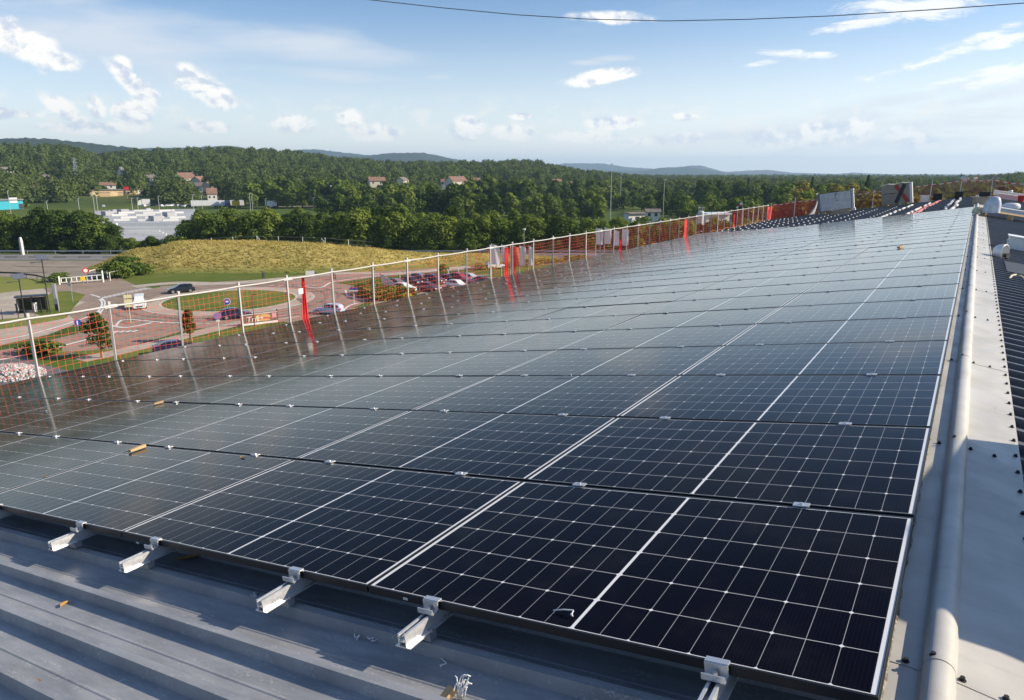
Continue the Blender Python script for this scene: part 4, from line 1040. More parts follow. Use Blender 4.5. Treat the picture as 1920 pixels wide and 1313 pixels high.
# ================================================================ VEHICLES
random.seed(21)
def car_template(name, kind, paint, dark=M_glass):
    """low polygon but properly shaped car, nose towards +X"""
    if kind == 'hatch':   X = [(-2.05, .62, .62), (-2.0, .86, .90), (-1.72, .95, 1.30), (-1.35, .96, 1.43), (-.6, .95, 1.48), (.15, .93, 1.43), (.98, .90, .94), (1.65, .80, .80), (1.98, .66, .66), (2.05, .5, .5)]
    elif kind == 'suv':   X = [(-2.25, .70, .70), (-2.2, .98, 1.02), (-2.0, 1.06, 1.48), (-1.6, 1.07, 1.62), (-.6, 1.06, 1.67), (.25, 1.04, 1.60), (1.05, 1.02, 1.06), (1.8, .95, .95), (2.18, .80, .80), (2.25, .55, .55)]
    elif kind == 'van':   X = [(-2.1, .60, .60), (-2.08, 1.0, 1.10), (-2.02, 1.05, 1.78), (-1.6, 1.06, 1.82), (-.4, 1.05, 1.82), (.55, 1.03, 1.72), (1.25, 1.0, 1.04), (1.75, .86, .86), (2.02, .72, .72), (2.1, .5, .5)]
    else:                 X = [(-2.3, .62, .62), (-2.22, .92, .94), (-1.7, .96, .98), (-1.05, .95, 1.38), (-.4, .94, 1.44), (.25, .93, 1.40), (1.05, .90, .93), (1.8, .80, .80), (2.2, .66, .66), (2.28, .5, .5)]
    Wd = .90 if kind in ('suv', 'van') else .87
    root = bpy.data.objects.new(name, None); root.empty_display_size = .3
    def hw(x): L = 2.25; return Wd * (1 - .10 * abs(x / L) ** 4)
    rings = []; side = []; tops = []
    for x, bz, rz in X:
        w = hw(x); k = max(0, min(1, (rz - bz) / .45)); wr = w - .05 - .20 * k
        rings.append([Vector((x, -w + .06, .22)), Vector((x, -w, .36)), Vector((x, -w - .01, .62 if bz > .62 else bz * .85)), Vector((x, -w + .05, bz)), Vector((x, -wr + .02, rz - .03 * (k > 0))), Vector((x, -wr * .7, rz)),
                      Vector((x, wr * .7, rz)), Vector((x, wr - .02, rz - .03 * (k > 0))), Vector((x, w - .05, bz)), Vector((x, w + .01, .62 if bz > .62 else bz * .85)), Vector((x, w, .36)), Vector((x, w - .06, .22))])
    bo = MB().loft(rings, caps=True).build('body', paint, root)
    # glass: side windows and the two screens, a few millimetres proud
    for s in (3, 8):
        mb = MB()
        for i in range(2, len(X) - 3):
            a, c = rings[i], rings[i + 1]; j = s if s == 3 else 7; k2 = j + 1
            lo0, hi0, lo1, hi1 = (a[3], a[4], c[3], c[4]) if s == 3 else (a[8], a[7], c[8], c[7])
            if X[i][2] - X[i][1] < .1 and X[i + 1][2] - X[i + 1][1] < .1: continue
            o = Vector((0, -.006 if s == 3 else .006, .003)); f = lambda p, q, t: p.lerp(q, t) + o
            mb.add([f(lo0, hi0, .12).lerp(f(lo1, hi1, .12), .06), f(lo0, hi0, .12).lerp(f(lo1, hi1, .12), .94), f(lo0, hi0, .88).lerp(f(lo1, hi1, .88), .94), f(lo0, hi0, .88).lerp(f(lo1, hi1, .88), .06)], [(0, 1, 2, 3)])
        mb.build('side_window', dark, root)
    i = len(X) - 5; a, c = rings[i], rings[i + 1]; o = Vector((.006, 0, .008))
    mb = MB(); mb.add([a[4].lerp(c[3], .08) + o, a[7].lerp(c[8], .08) + o, a[7].lerp(c[8], .92) + o, a[4].lerp(c[3], .92) + o], [(0, 1, 2, 3)]); mb.build('windscreen', dark, root)
    a, c = rings[2], rings[1]; o = Vector((-.008, 0, .006)); a2 = rings[3] if kind != 'van' else rings[2]
    mb = MB(); mb.add([a2[4].lerp(c[3], .10) + o, a2[7].lerp(c[8], .10) + o, a2[7].lerp(c[8], .85) + o, a2[4].lerp(c[3], .85) + o], [(0, 1, 2, 3)]); mb.build('rear_window', dark, root)
    for sx in (-1.32, 1.30):
        for sy in (-1, 1):
            mb = MB(); y = sy * (Wd - .10); mb.tube([(sx, y - .10 * 1, .31), (sx, y + .10, .31)], .315, 18)
            wh = mb.build('wheel', M_tyre, root)
            mb = MB(); mb.tube([(sx, y + sy * .10, .31), (sx, y + sy * .112, .31)], .21, 14); mb.build('rim', M_rim, wh)
    for sy in (-1, 1):
        mb = MB(); x = X[-2][0]; mb.box((x + .03, sy * (hw(x) - .22), X[-2][1] - .04), (.10, .32, .13)); mb.build('headlight', M_lamp, root)
        mb = MB(); x = X[1][0]; mb.box((x - .03, sy * (hw(x) - .14), .80), (.08, .20, .22)); mb.build('tail_light', M_tail, root)
        mb = MB(); mb.box((.72, sy * (Wd + .07), .98), (.12, .16, .11)); mb.build('mirror', paint, root)
    mb = MB(); x = X[-1][0]; mb.box((x + .0, 0, .50), (.06, .8, .12)); mb.box((x + .04, 0, .36), (.02, .5, .10)); mb.build('grille', M_black, root)
    mb = MB(); mb.box((x + .055, 0, .37), (.01, .42, .09)); mb.build('number_plate', M_white, root)
    return root
def paintm(n, c, r_=.22): 
    m = mat(n, c, r_); m.node_tree.nodes['Principled BSDF'].inputs['Coat Weight'].default_value = .6; return m
P_black = paintm('paint_black', (.008, .009, .012)); P_white = paintm('paint_white', (.74, .74, .73)); P_purple = paintm('paint_dark_blue', (.022, .018, .055))
P_silver = paintm('paint_silver', (.40, .42, .45)); P_red = paintm('paint_red', (.30, .025, .03)); P_grey = paintm('paint_grey', (.12, .125, .135)); P_brown = paintm('paint_maroon', (.07, .02, .022)); P_lblue = paintm('paint_pale_blue', (.42, .48, .60))
KINDS = {}
def car(kind, paint, p, head, label, group=None, cat='car', name='parked_car'):
    key = (kind, paint.name)
    if key not in KINDS:
        r0 = car_template(name, kind, paint); KINDS[key] = r0; COL.objects.link(r0); o = r0
    else: o = copy_tree(KINDS[key]); o.name = name
    o.location = p; o.rotation_euler = (0, 0, head); setp(o, label, cat, group); return o
def heading(p0, p1): a, c = G(*p0), G(*p1); return math.atan2(c.y - a.y, c.x - a.x)
Z3 = Vector((0, 0, .035))
car('hatch', P_black, G(340, 549) + Z3, heading((360, 547), (320, 550)), 'black hatchback driving past the back of the roundabout island', name='driving_car')
car('van', P_white, G(263, 577) + Z3, heading((268, 573), (266, 588)), 'small white van coming round the left of the roundabout', cat='van', name='delivery_van')
car('hatch', P_purple, G(443, 597) + Z3, heading((415, 599), (472, 594)), 'dark blue purple car on the near side of the roundabout', name='driving_car')
car('hatch', P_lblue, G(617, 588.5) + Z3, heading((630, 588), (600, 587)), 'pale blue car showing only its roof above the eaves', name='driving_car')
car('sedan', P_purple, G(330, 662) + Z3, heading((290, 664), (380, 655)), 'purple car roof just below the eaves, between two fence posts')
lot = [('hatch', P_white, (759, 547), 'white car at the front of the car park, by the hedge'), ('hatch', P_grey, (745, 538.5), 'grey car beside the pale banner in the car park'), ('sedan', P_black, (770, 533.5), 'black saloon second behind the white car'), ('suv', P_grey, (790, 530.5), 'dark grey car in the far row of the car park'),
       ('suv', P_brown, (815, 532), 'dark maroon people carrier in the middle of the car park'), ('hatch', P_black, (840, 529.5), 'black hatchback right of the maroon people carrier'), ('suv', P_red, (862, 529), 'bright red car near the fence post in the car park'), ('hatch', P_silver, (882, 527.5), 'silver car at the right end of the row'),
       ('hatch', P_brown, (805, 546), 'dark maroon car low behind the netting in front of the others'), ('hatch', P_brown, (880, 540), 'dark red car half hidden by the eaves'), ('hatch', P_white, (858, 541), 'white car roof just above the eaves'), ('sedan', P_black, (905, 534), 'black car at the right edge of the car park')]
for kd, pm, q, lab in lot:
    car(kd, pm, G(*q) + Z3, heading((700, 548), (760, 552)) + random.uniform(-.05, .05) - .25, lab, 'cars in the car park by the hedge')
car('hatch', P_white, G(930, 504) + Z3, heading((910, 504), (950, 502)), 'white car on the road behind the flags', name='driving_car')

# ================================================================ STREET FURNITURE
def post_at(p, h, r_, m_, parent, name='post', n=8):
    return MB().tube([(0, 0, 0), (0, 0, h)], r_, n).build(name, m_, parent)
def solar_lamp(px, py, h, lab):
    p = G(px, py); o = thing('street_lamp', lab, 'lamp', p, 0, 'solar street lamps by the shelter')
    post_at(p, h, .075, M_darkmetal, o)
    az = math.atan2(CAM.y - p.y, CAM.x - p.x) + .35
    c = Vector((math.cos(az), math.sin(az), 0)); s = Vector((-c.y, c.x, 0)); n = (c * .6 + Vector((0, 0, .8))).normalized()
    MB().box(Vector((0, 0, h + .35)), (1.5, 1.0, .05), (s, n.cross(s), n)).build('solar_panel_head', mat('lamp_cells', (.10, .11, .14), .35), o)
    mb = MB(); mb.bar((0, 0, h - .1), (0, 0, h + .3), .08); mb.bar(Vector((0, 0, h - .35)), Vector((0, 0, h - .3)) - s * 1.1, .07); mb.build('bracket', M_darkmetal, o)
    MB().box(Vector((0, 0, h - .30)) - s * 1.15, (.55, .25, .10), (s, c, Vector((0, 0, 1)))).build('lamp_head', M_darkmetal, o)
solar_lamp(48, 601, 5.6, 'left, nearer solar street lamp with a dark post by the shelter')
solar_lamp(94, 588, 7.6, 'right, taller solar street lamp with a dark post behind the shelter')
# shelter
p = G(63, 587); sh = thing('bus_shelter', 'small dark framed glass shelter with a white poster beside the lamps', 'shelter', p, R(60))
mb = MB()
for x in (-1.7, 0, 1.7):
    for y in (-.6, .6): mb.bar((x, y, 0), (x, y, 2.4), .08)
mb.build('frame', M_darkmetal, sh); MB().box((0, 0, 2.45), (3.9, 1.7, .10)).build('roof', M_darkmetal, sh)
MB().box((0, .62, 1.2), (3.3, .02, 1.9)).build('glass_panel', M_glass, sh); MB().box((-1.75, 0, 1.25), (.06, 1.05, 1.7)).build('poster', M_white, sh); mb = MB(); mb.box((0, .3, .45), (2.6, .35, .06)); mb.box((-1, .3, .22), (.08, .3, .42)); mb.box((1, .3, .22), (.08, .3, .42)); mb.build('bench', M_darkmetal, sh)
p = G(39, 586); bn = thing('litter_bin', 'black square litter bin left of the shelter', 'bin', p); MB().box((0, 0, .6), (.8, .8, 1.1)).build('bin_body', M_black, bn); MB().box((0, 0, 1.2), (.9, .9, .1)).build('lid', M_darkmetal, bn)
p = G(67, 586); o = thing('white_cabinet', 'small white cabinet inside the right end of the shelter', 'cabinet', p); MB().box((0, 0, .75), (.5, .4, 1.3)).build('cabinet_body', M_white, o); MB().box((0, 0, 1.43), (.4, .3, .08)).build('cap', M_whiteo, o)
for k, (px, py) in enumerate(((5, 600), (35, 597), (66, 592), (80, 590), (88, 586), (77, 588))):
    o = thing('bollard', f'slim black bollard along the shelter paving, {ordw(k + 1)} from the left', 'bollard', G(px, py), 0, 'black bollards by the shelter')
    MB().tube([(0, 0, 0), (0, 0, 1.35 if k < 3 else 1.9)], .05, 8).build('post', M_darkmetal, o); MB().tube([(0, 0, 1.35 if k < 3 else 1.9), (0, 0, 1.40 if k < 3 else 1.95)], [.06, .03], 8).build('cap', M_darkmetal, o)
p = G(108, 584); o = thing('totem_sign', 'tall narrow white and grey totem sign right of the shelter', 'sign', p, R(35)); MB().box((0, 0, 2.0), (.55, .22, 4.0)).build('grey_side', M_steel, o); MB().box((.02, -.13, 2.9), (.42, .04, 2.1)).build('white_face', M_white, o); MB().box((0, -.12, .6), (.40, .03, .9)).build('dark_base', M_darkmetal, o)
o = thing('signpost', 'grey signpost on the lawn tip with a dark lamp on top', 'sign', G(137, 567)); post_at(p, 3.0, .05, M_steel, o); mb = MB(); mb.box((-.25, 0, 2.7), (1.1, .06, .35)); mb.build('sign_plate', M_steel, o); MB().box((-.35, 0, 3.25), (.22, .22, .5)).build('lamp_box', M_darkmetal, o)
# barrier gate and its signs
A, B = G(112, 534), G(198, 529); t = (B - A).normalized(); L = (B - A).length
gt = thing('barrier_gate', 'long white metal barrier gate across the yard entrance', 'gate', A); X3 = (t, Vector((-t.y, t.x, 0)), Vector((0, 0, 1)))
mb = MB(); mb.bar(t * .3 + Vector((0, 0, 1.15)), t * (L * .93) + Vector((0, 0, 1.35)), .14); mb.bar(t * .3 + Vector((0, 0, .35)), t * (L * .93) + Vector((0, 0, .45)), .14)
for k in range(9): q = t * (.3 + (L * .93 - .3) * k / 8); mb.bar(q + Vector((0, 0, .35)), q + Vector((0, 0, 1.2 + .02 * k)), .12)
mb.build('bar_frame', M_white, gt)
mb = MB(); mb.bar((0, 0, 0), (0, 0, 1.5), .22); mb.build('post', M_white, gt)
mb = MB(); mb.bar(t * L * .95, t * L * .95 + Vector((0, 0, 2.1)), .22); mb.build('post', M_white, gt)
for q, m2, lab, hgt, shp in ((G(161, 532.2), M_syel, 'yellow sign plate on the barrier gate', .95, 4), (G(168, 531), M_sred, 'round no entry sign behind the barrier gate', 2.3, 24)):
    o = thing('road_sign', lab, 'sign', q - Vector((.0, .4, 0)), 0); post_at(q, hgt, .05, M_steel, o)
    v = (CAM - q); v.z = 0; v.normalize(); c = Vector((0, 0, hgt)); s = Vector((-v.y, v.x, 0)); n = shp
    def disc(r_, d): return [c + v * d + s * (r_ * math.cos(6.2832 * k / n + .785)) + Vector((0, 0, r_ * math.sin(6.2832 * k / n + .785))) for k in range(n)]
    MB().loft([disc(.52, 0), disc(.52, .05)], caps=True).build('plate', m2, o); MB().loft([disc(.34, .05), disc(.34, .065)], caps=True).build('plate_centre', M_white if shp > 4 else M_syel, o)
# guard rails and white railings of the yard
def rail_fence(name, lab, cat, pts, h, gap, m_, rails=(1.0,), thick=.12, group=None, plate=False):
    P = [Vector(q) for q in pts]; o = thing(name, lab, cat, P[0], 0, group); a0 = P[0]; mb = MB()
    for i in range(len(P) - 1):
        for f in rails:
            a, c = P[i] + Vector((0, 0, h * f)), P[i + 1] + Vector((0, 0, h * f))
            mb.bar(a - a0, c - a0, .05 if plate else thick, .30 if plate else thick, up=Vector((0, 0, 1)))
    mb.build('rail', m_, o)
    n = 0
    for i in range(len(P) - 1):
        d = P[i + 1] - P[i]; k = max(1, int(d.length / gap))
        for j in range(k):
            if n >= 95: break
            q = P[i] + d * (j / k); MB().bar(q - a0, q - a0 + Vector((0, 0, h)), .10).build('post', m_, o); n += 1
    return o
def gl(px, py, dz=0): p = G(px, py); return Vector((p.x, p.y, gz(p.x, p.y) + dz))
rail_fence('crash_barrier', 'long grey crash barrier beyond the motorway in front of the trees', 'barrier', [G(x, 476.3) for x in (-260, 0, 260, 560, 900, 1250)], .85, 6, M_steel, (.85,), plate=True)
rail_fence('crash_barrier', 'grey crash barrier on the near side of the motorway, right of the mound', 'barrier', [G(x, y) for x, y in ((690, 485.5), (800, 484.5), (900, 483.5), (1100, 482), (1250, 481))], .9, 5, M_steel, (.5, .9), plate=True)
rail_fence('crash_barrier', 'dark crash barrier along the grass verge at the far left', 'barrier', [G(x, y) for x, y in ((-40, 517), (30, 519), (70, 524), (97, 532))], .8, 3, M_darkmetal, (.9,), plate=True)
rail_fence('white_railing', 'white railing running back from the gate towards the mound', 'railing', [G(170, 522), G(201, 515), G(203, 528)], 1.5, 3, M_white, (.5, .95))
rail_fence('wire_fence', 'short wire fence with white posts at the left foot of the mound', 'fence', [gl(207, 527), gl(246, 517.5)], 1.6, 4.6, M_white, (.98,), thick=.04)
ft = rail_fence('wire_fence', 'wire fence of white concrete posts along the top of the mound', 'fence', [gl(x, y) for x, y in ((305, 487), (350, 486.5), (400, 486.5), (440, 486.5), (485, 486.5), (525, 486.5), (570, 486.5), (612, 486.5), (655, 486.5), (700, 486)) ], 2.1, 20, M_whiteo, (.55, .95), thick=.025)
a0 = Vector(ft.location)
for x in (305, 350, 485, 605): q = gl(x, 487) - a0; MB().bar(q + Vector((0, 0, 1.7)), q + Vector((1.6, .6, 0)), .10).build('brace', M_whiteo, ft)
o = thing('white_post', 'white leaning post standing alone beside the motorway barrier at left', 'post', G(43, 478)); MB().box((0, 0, 1.6), (.9, .5, 3.2)).build('post_body', M_whiteo, o); MB().loft([[Vector((x * .45, y * .25, 3.2)) for x, y in ((-1, -1), (1, -1), (1, 1), (-1, 1))], [Vector((x * .2, y * .2, 4.2)) for x, y in ((-1, -1), (1, -1), (1, 1), (-1, 1))]], caps=True).build('tip', M_whiteo, o)
# road signs round the roundabout
def face_sign(name, lab, p, h, parts, post=M_steel, yaw=None):
    o = thing(name, lab, 'sign', p); post_at(p, h, .045, post, o)
    v = CAM - p; v.z = 0; v.normalize()
    if yaw is not None: v = Vector((math.cos(yaw), math.sin(yaw), 0))
    s = Vector((-v.y, v.x, 0))
    for (nm, shape, z, w, hh, m2, dep) in parts:
        c = Vector((0, 0, z)) + v * dep
        if shape == 'disc':
            f = lambda d: [c + v * d + s * (w * math.cos(6.2832 * k / 24)) + Vector((0, 0, w * math.sin(6.2832 * k / 24))) for k in range(24)]
            MB().loft([f(0), f(.03)], caps=True).build(nm, m2, o)
        elif shape == 'tri':
            f = lambda d: [c + v * d + s * (w * q[0]) + Vector((0, 0, w * q[1])) for q in ((-1, .7), (1, .7), (0, -1))]
            MB().loft([f(0), f(.03)], caps=True).build(nm, m2, o)
        else: MB().box(c, (w, .04, hh), (s, v, Vector((0, 0, 1)))).build(nm, m2, o)
    return o
face_sign('road_sign', 'round blue sign with a white arrow on the near edge of the island', G(427, 583), 1.3, [('plate', 'disc', 1.35, .50, 0, M_white, .02), ('blue_face', 'disc', 1.35, .44, 0, M_sblue, .055), ('arrow_shaft', 'box', 1.35, .50, .12, M_white, .095), ('arrow_head', 'disc', 1.35, .14, 0, M_white, .10)])
face_sign('road_sign', 'small white and blue sign at the right edge of the island', G(539, 562), 1.2, [('plate', 'box', 1.1, .5, .8, M_white, .03), ('blue_face', 'disc', .95, .28, 0, M_sblue, .06)])
face_sign('road_sign', 'blue sign half hidden by the dark tree at lower left', G(148, 626), 1.6, [('plate', 'box', 1.4, .7, .7, M_sblue, .03), ('white_mark', 'box', 1.4, .14, .5, M_white, .06)])
face_sign('road_sign', 'round purple backed sign on a white pole near the banner', G(411.5, 629.5), 2.7, [('plate', 'disc', 2.45, .44, 0, M_spurple, .02), ('lower_plate', 'box', 1.85, .45, .22, M_white, .02)], M_white)
face_sign('direction_sign', 'cream direction signs on a white pole in the splitter island', G(245.5, 606), 4.0, [('sign_plate', 'box', 3.55, .95, .45, M_cream, .06), ('sign_plate', 'box', 2.95, .95, .45, M_cream, .06), ('sign_plate', 'box', 2.35, .95, .4, M_cream, .06), ('dark_frame', 'box', 3.0, .25, 2.0, M_darkmetal, -.05)], M_cream)
face_sign('direction_sign', 'white direction sign with its back plate above the splitter at the mound foot', G(583, 537), 2.6, [('sign_plate', 'box', 2.35, 1.5, .75, M_white, .04), ('lower_plate', 'box', 1.75, 1.7, .3, M_film, .04)])
face_sign('direction_sign', 'blue and green arrow sign on a white pole at the hedge corner', G(664.5, 571), 2.6, [('blue_board', 'box', 2.4, 1.35, .35, M_sblue, .04), ('white_board', 'box', 2.08, 1.35, .16, M_white, .04), ('green_board', 'box', 1.86, 1.35, .22, mat('sign_green', (.03, .14, .10), .4), .04)], M_white)
face_sign('road_sign', 'small white give way sign standing in the hedge bed', G(707, 551), 1.4, [('plate', 'tri', 1.25, .36, 0, M_white, .04), ('inner', 'tri', 1.25, .24, 0, M_whiteo, .08), ('lower_plate', 'box', .62, .3, .2, M_white, .04)])
for px, py, lab in ((494, 521, 'grey marker post at the foot of the mound'), (627.5, 524, 'pair of small dark marker posts by the east road'), (828, 510, 'dark double marker post by the road bend')):
    o = thing('marker_post', lab, 'post', gl(px, py)); MB().box((-.2, 0, .6), (.14, .14, 1.2)).build('post', M_darkmetal, o); MB().box((.2, 0, .5), (.14, .14, 1.0)).build('post', M_darkmetal, o)
o = thing('street_lamp', 'thin black lamp post in front of the burger banner', 'lamp', G(477.5, 613.5)); MB().tube([(0, 0, 0), (0, 0, 4.2)], .05, 8).build('post', M_darkmetal, o); MB().bar((0, 0, 4.2), (.45, .3, 4.22), .09).build('lamp_head', M_darkmetal, o)
# burger banner
A, B = G(454, 612), G(521, 604); t = (B - A).normalized(); n = Vector((t.y, -t.x, 0)); L = (B - A).length; Z = Vector((0, 0, 1)); ax = (t, n, Z)
bnr = thing('advert_banner', 'low brown advertising banner with white lettering and a burger picture', 'banner', A)
M_brn = mat('banner_brown', (.16, .11, .085), .6)
MB().box(t * L / 2 + Z * .75, (L, .05, 1.25), ax).build('board', M_brn, bnr)
mb = MB(); mb.box(t * L / 2 + Z * .15 + n * .04, (L, .06, .24), ax); mb.box(t * L / 2 + Z * 1.41 + n * .02, (L, .07, .07), ax); mb.build('pale_edge', M_white, bnr)
for f in (-.01, .045, 1.0): MB().bar(t * L * f - n * .05, t * L * f - n * .05 + Z * 1.75, .10).build('post', M_darkmetal, bnr)
cu = bpy.data.curves.new('lettering', 'FONT'); cu.body = "Trizz"; cu.size = 1.05; cu.extrude = .01; cu.shear = .15; cu.materials.append(M_white)
q = bpy.data.objects.new('lettering', cu); link(q); dg = bpy.context.evaluated_depsgraph_get(); me = bpy.data.meshes.new_from_object(q.evaluated_get(dg)); bpy.data.objects.remove(q)
lo = put('lettering', me, bnr); lo.matrix_local = Matrix(((t.x, 0, n.x, (t * .12 * L + n * .05).x), (t.y, 0, n.y, (t * .12 * L + n * .05).y), (0, 1, 0, .42), (0, 0, 0, 1)))
def blobm(cx, cz, rx, rz, d, m_, nm):
    f = lambda e: [t * (cx + rx * math.cos(a)) + Z * (cz + rz * math.sin(a)) + n * e for a in np.linspace(0, 6.283, 21)[:-1]]
    MB().loft([f(d), f(d + .012)], caps=True).build(nm, m_, bnr)
M_bun = mat('print_bun', (.62, .36, .14), .6); M_mt = mat('print_meat', (.45, .10, .06), .6); M_pk2 = mat('print_pink', (.62, .30, .32), .6); M_gld = mat('print_gold', (.66, .48, .22), .6)
blobm(L * .46, .85, .30, .42, .03, M_gld, 'picture_disc'); blobm(L * .64, .95, .75, .34, .03, M_bun, 'picture_bun'); blobm(L * .63, .72, .80, .16, .045, M_mt, 'picture_filling'); blobm(L * .64, .52, .72, .14, .05, M_bun, 'picture_bun'); MB().box(t * L * .91 + Z * .98 + n * .035, (.55, .012, .6), ax).build('picture_square', M_pk2, bnr)

# flags on white poles
def flag(px, pyb, pyt, pyl, w, lab, m_=M_white, side=-1, wav=.10):
    p = G(px, pyb); d = (CAM - p); D = math.hypot(d.x, d.y); k = D / F
    H = (pyb - pyt) * k * 1.0; Hl = (pyb - pyl) * k
    v = Vector((d.x, d.y, 0)).normalized(); s = Vector((-v.y, v.x, 0)) * -side
    o = thing('flag', lab, 'flag', p, 0, 'tall flags on poles by the road'); MB().tube([(0, 0, -.05), (0, 0, H + .1)], .045, 8).build('pole', M_white, o)
    W_ = w * k * 1.25; rings = []
    for i in range(10):
        f = i / 9; z = Hl + (H - Hl) * f
        rings.append([s * (W_ * j / 8 * (1 - (.12 if side < 0 else .1) * abs(math.sin(f * 3 + px)) * .6)) + Vector((0, 0, z - (H - Hl) * .10 * (j / 8) * f)) + v * (wav * math.sin(j * .8 + f * 2.5 + px) * (j / 8) ** .5) for j in range(9)])
    MB().loft(rings, closed=False).build('cloth', m_, o, smooth=True); return o
M_cloth = leafmat('flag_cloth', (.80, .79, .78), (.84, .83, .82), (.84, .83, .82), .6); M_ocl = mat('orange_cloth', (.75, .16, .05), .7)
flag(921.5, 529, 458, 496, 13.5, 'leftmost white flag, straight sided, with a dark printed head near its top')
flag(940.5, 524, 459, 492, 10, 'white flag with a slanted top, second from the left')
flag(957, 520, 461, 500, 14, 'orange flag between white ones behind the red cloth', M_ocl, -1)
flag(959.5, 519, 460, 496, 8, 'narrow white flag just right of the orange one')
flag(974.5, 515, 461, 498, 9, 'white flag fourth of the left cluster, tapering downwards')
flag(991.5, 512, 462, 498, 8, 'white flag at the right end of the left cluster')
flag(1116.5, 484, 428.5, 459, 11, 'white flag with a sloping top, left of the right cluster')
flag(1132.5, 480, 428, 458, 10, 'white flag second in the right cluster, hanging straight')
flag(1149, 477, 432, 461, 9, 'white flag third in the right cluster, curved edge')
flag(1165.5, 474, 430, 461, 10, 'white flag at the right end, behind red cloth')
A = G(690, 548); o = thing('sail_banner', 'pale slanted banner standing at the hedge behind the parked cars', 'banner', G(723, 546)); MB().prism([(0, 0), (2.6, 0), (2.6, .6), (0, 2.6), (-1.0, 3.1)], lambda a, h: Vector((a * .8, a * .5, h)), lambda a, h: Vector((a * .8 + .03, a * .5 - .05, h))).build('board', M_whiteo, o); MB().bar((0, 0, 0), (-.8, -.5, 3.2), .08).build('pole', M_steel, o)
for bo_ in [q for q in bpy.data.objects if q.get('label', '').startswith('leftmost white flag')]:
    c = bo_.location; d = CAM - c; v = Vector((d.x, d.y, 0)).normalized(); s = Vector((-v.y, v.x, 0)); k = math.hypot(d.x, d.y) / F
    z = (529 - 465) * k; mb = MB(); f = lambda e: [s * (-1) * (-(6.5 + 3.2 * math.cos(a)) * k) * -1 + Vector((0, 0, z + 3.2 * k * math.sin(a))) + v * e for a in np.linspace(0, 6.283, 17)[:-1]]
    mb.loft([f(.16), f(.18)], caps=True); mb.build('printed_head', M_grey, bo_)

# car park posts, bushes, gravel
for k, px in enumerate((750, 769, 787, 822, 841, 860, 875)):
    q = G(px, 527 - k * .9); o = thing('white_post', f'white marker post behind the parked cars, {ordw(k + 1)} from the left', 'post', q, 0, 'white posts behind the parked cars'); MB().tube([(0, 0, 0), (0, 0, 1.7)], .055, 8).build('post_body', M_white, o); MB().tube([(0, 0, 1.7), (0, 0, 1.76)], [.07, .05], 8).build('cap', M_steel, o)
gp_ = G(20, 700)
N = 1500; a = rng.uniform(0, 6.28, N); r_ = np.sqrt(rng.uniform(0, 1, N)); X = r_ * np.cos(a) * 4.2; Y = r_ * np.sin(a) * 2.6; Zh = .75 * (1 - r_) ** .8
oct_ = np.array([(1, 0, 0), (0, 1, 0), (-1, 0, 0), (0, -1, 0), (0, 0, 1), (0, 0, -1)]); of = np.array([(0, 1, 4), (1, 2, 4), (2, 3, 4), (3, 0, 4), (1, 0, 5), (2, 1, 5), (3, 2, 5), (0, 3, 5)])
sz = rng.uniform(.06, .22, (N, 1, 1)); V = oct_[None] * sz * rng.uniform(.6, 1.2, (N, 6, 1)) + np.stack([X, Y, Zh], -1)[:, None]
me = npmesh('gravel_heap', V.reshape(-1, 3), (of[None] + np.arange(N)[:, None, None] * 6).reshape(-1, 3), M_gravel); o = put('gravel_heap', me); o.location = gp_; setp(o, kind='stuff')

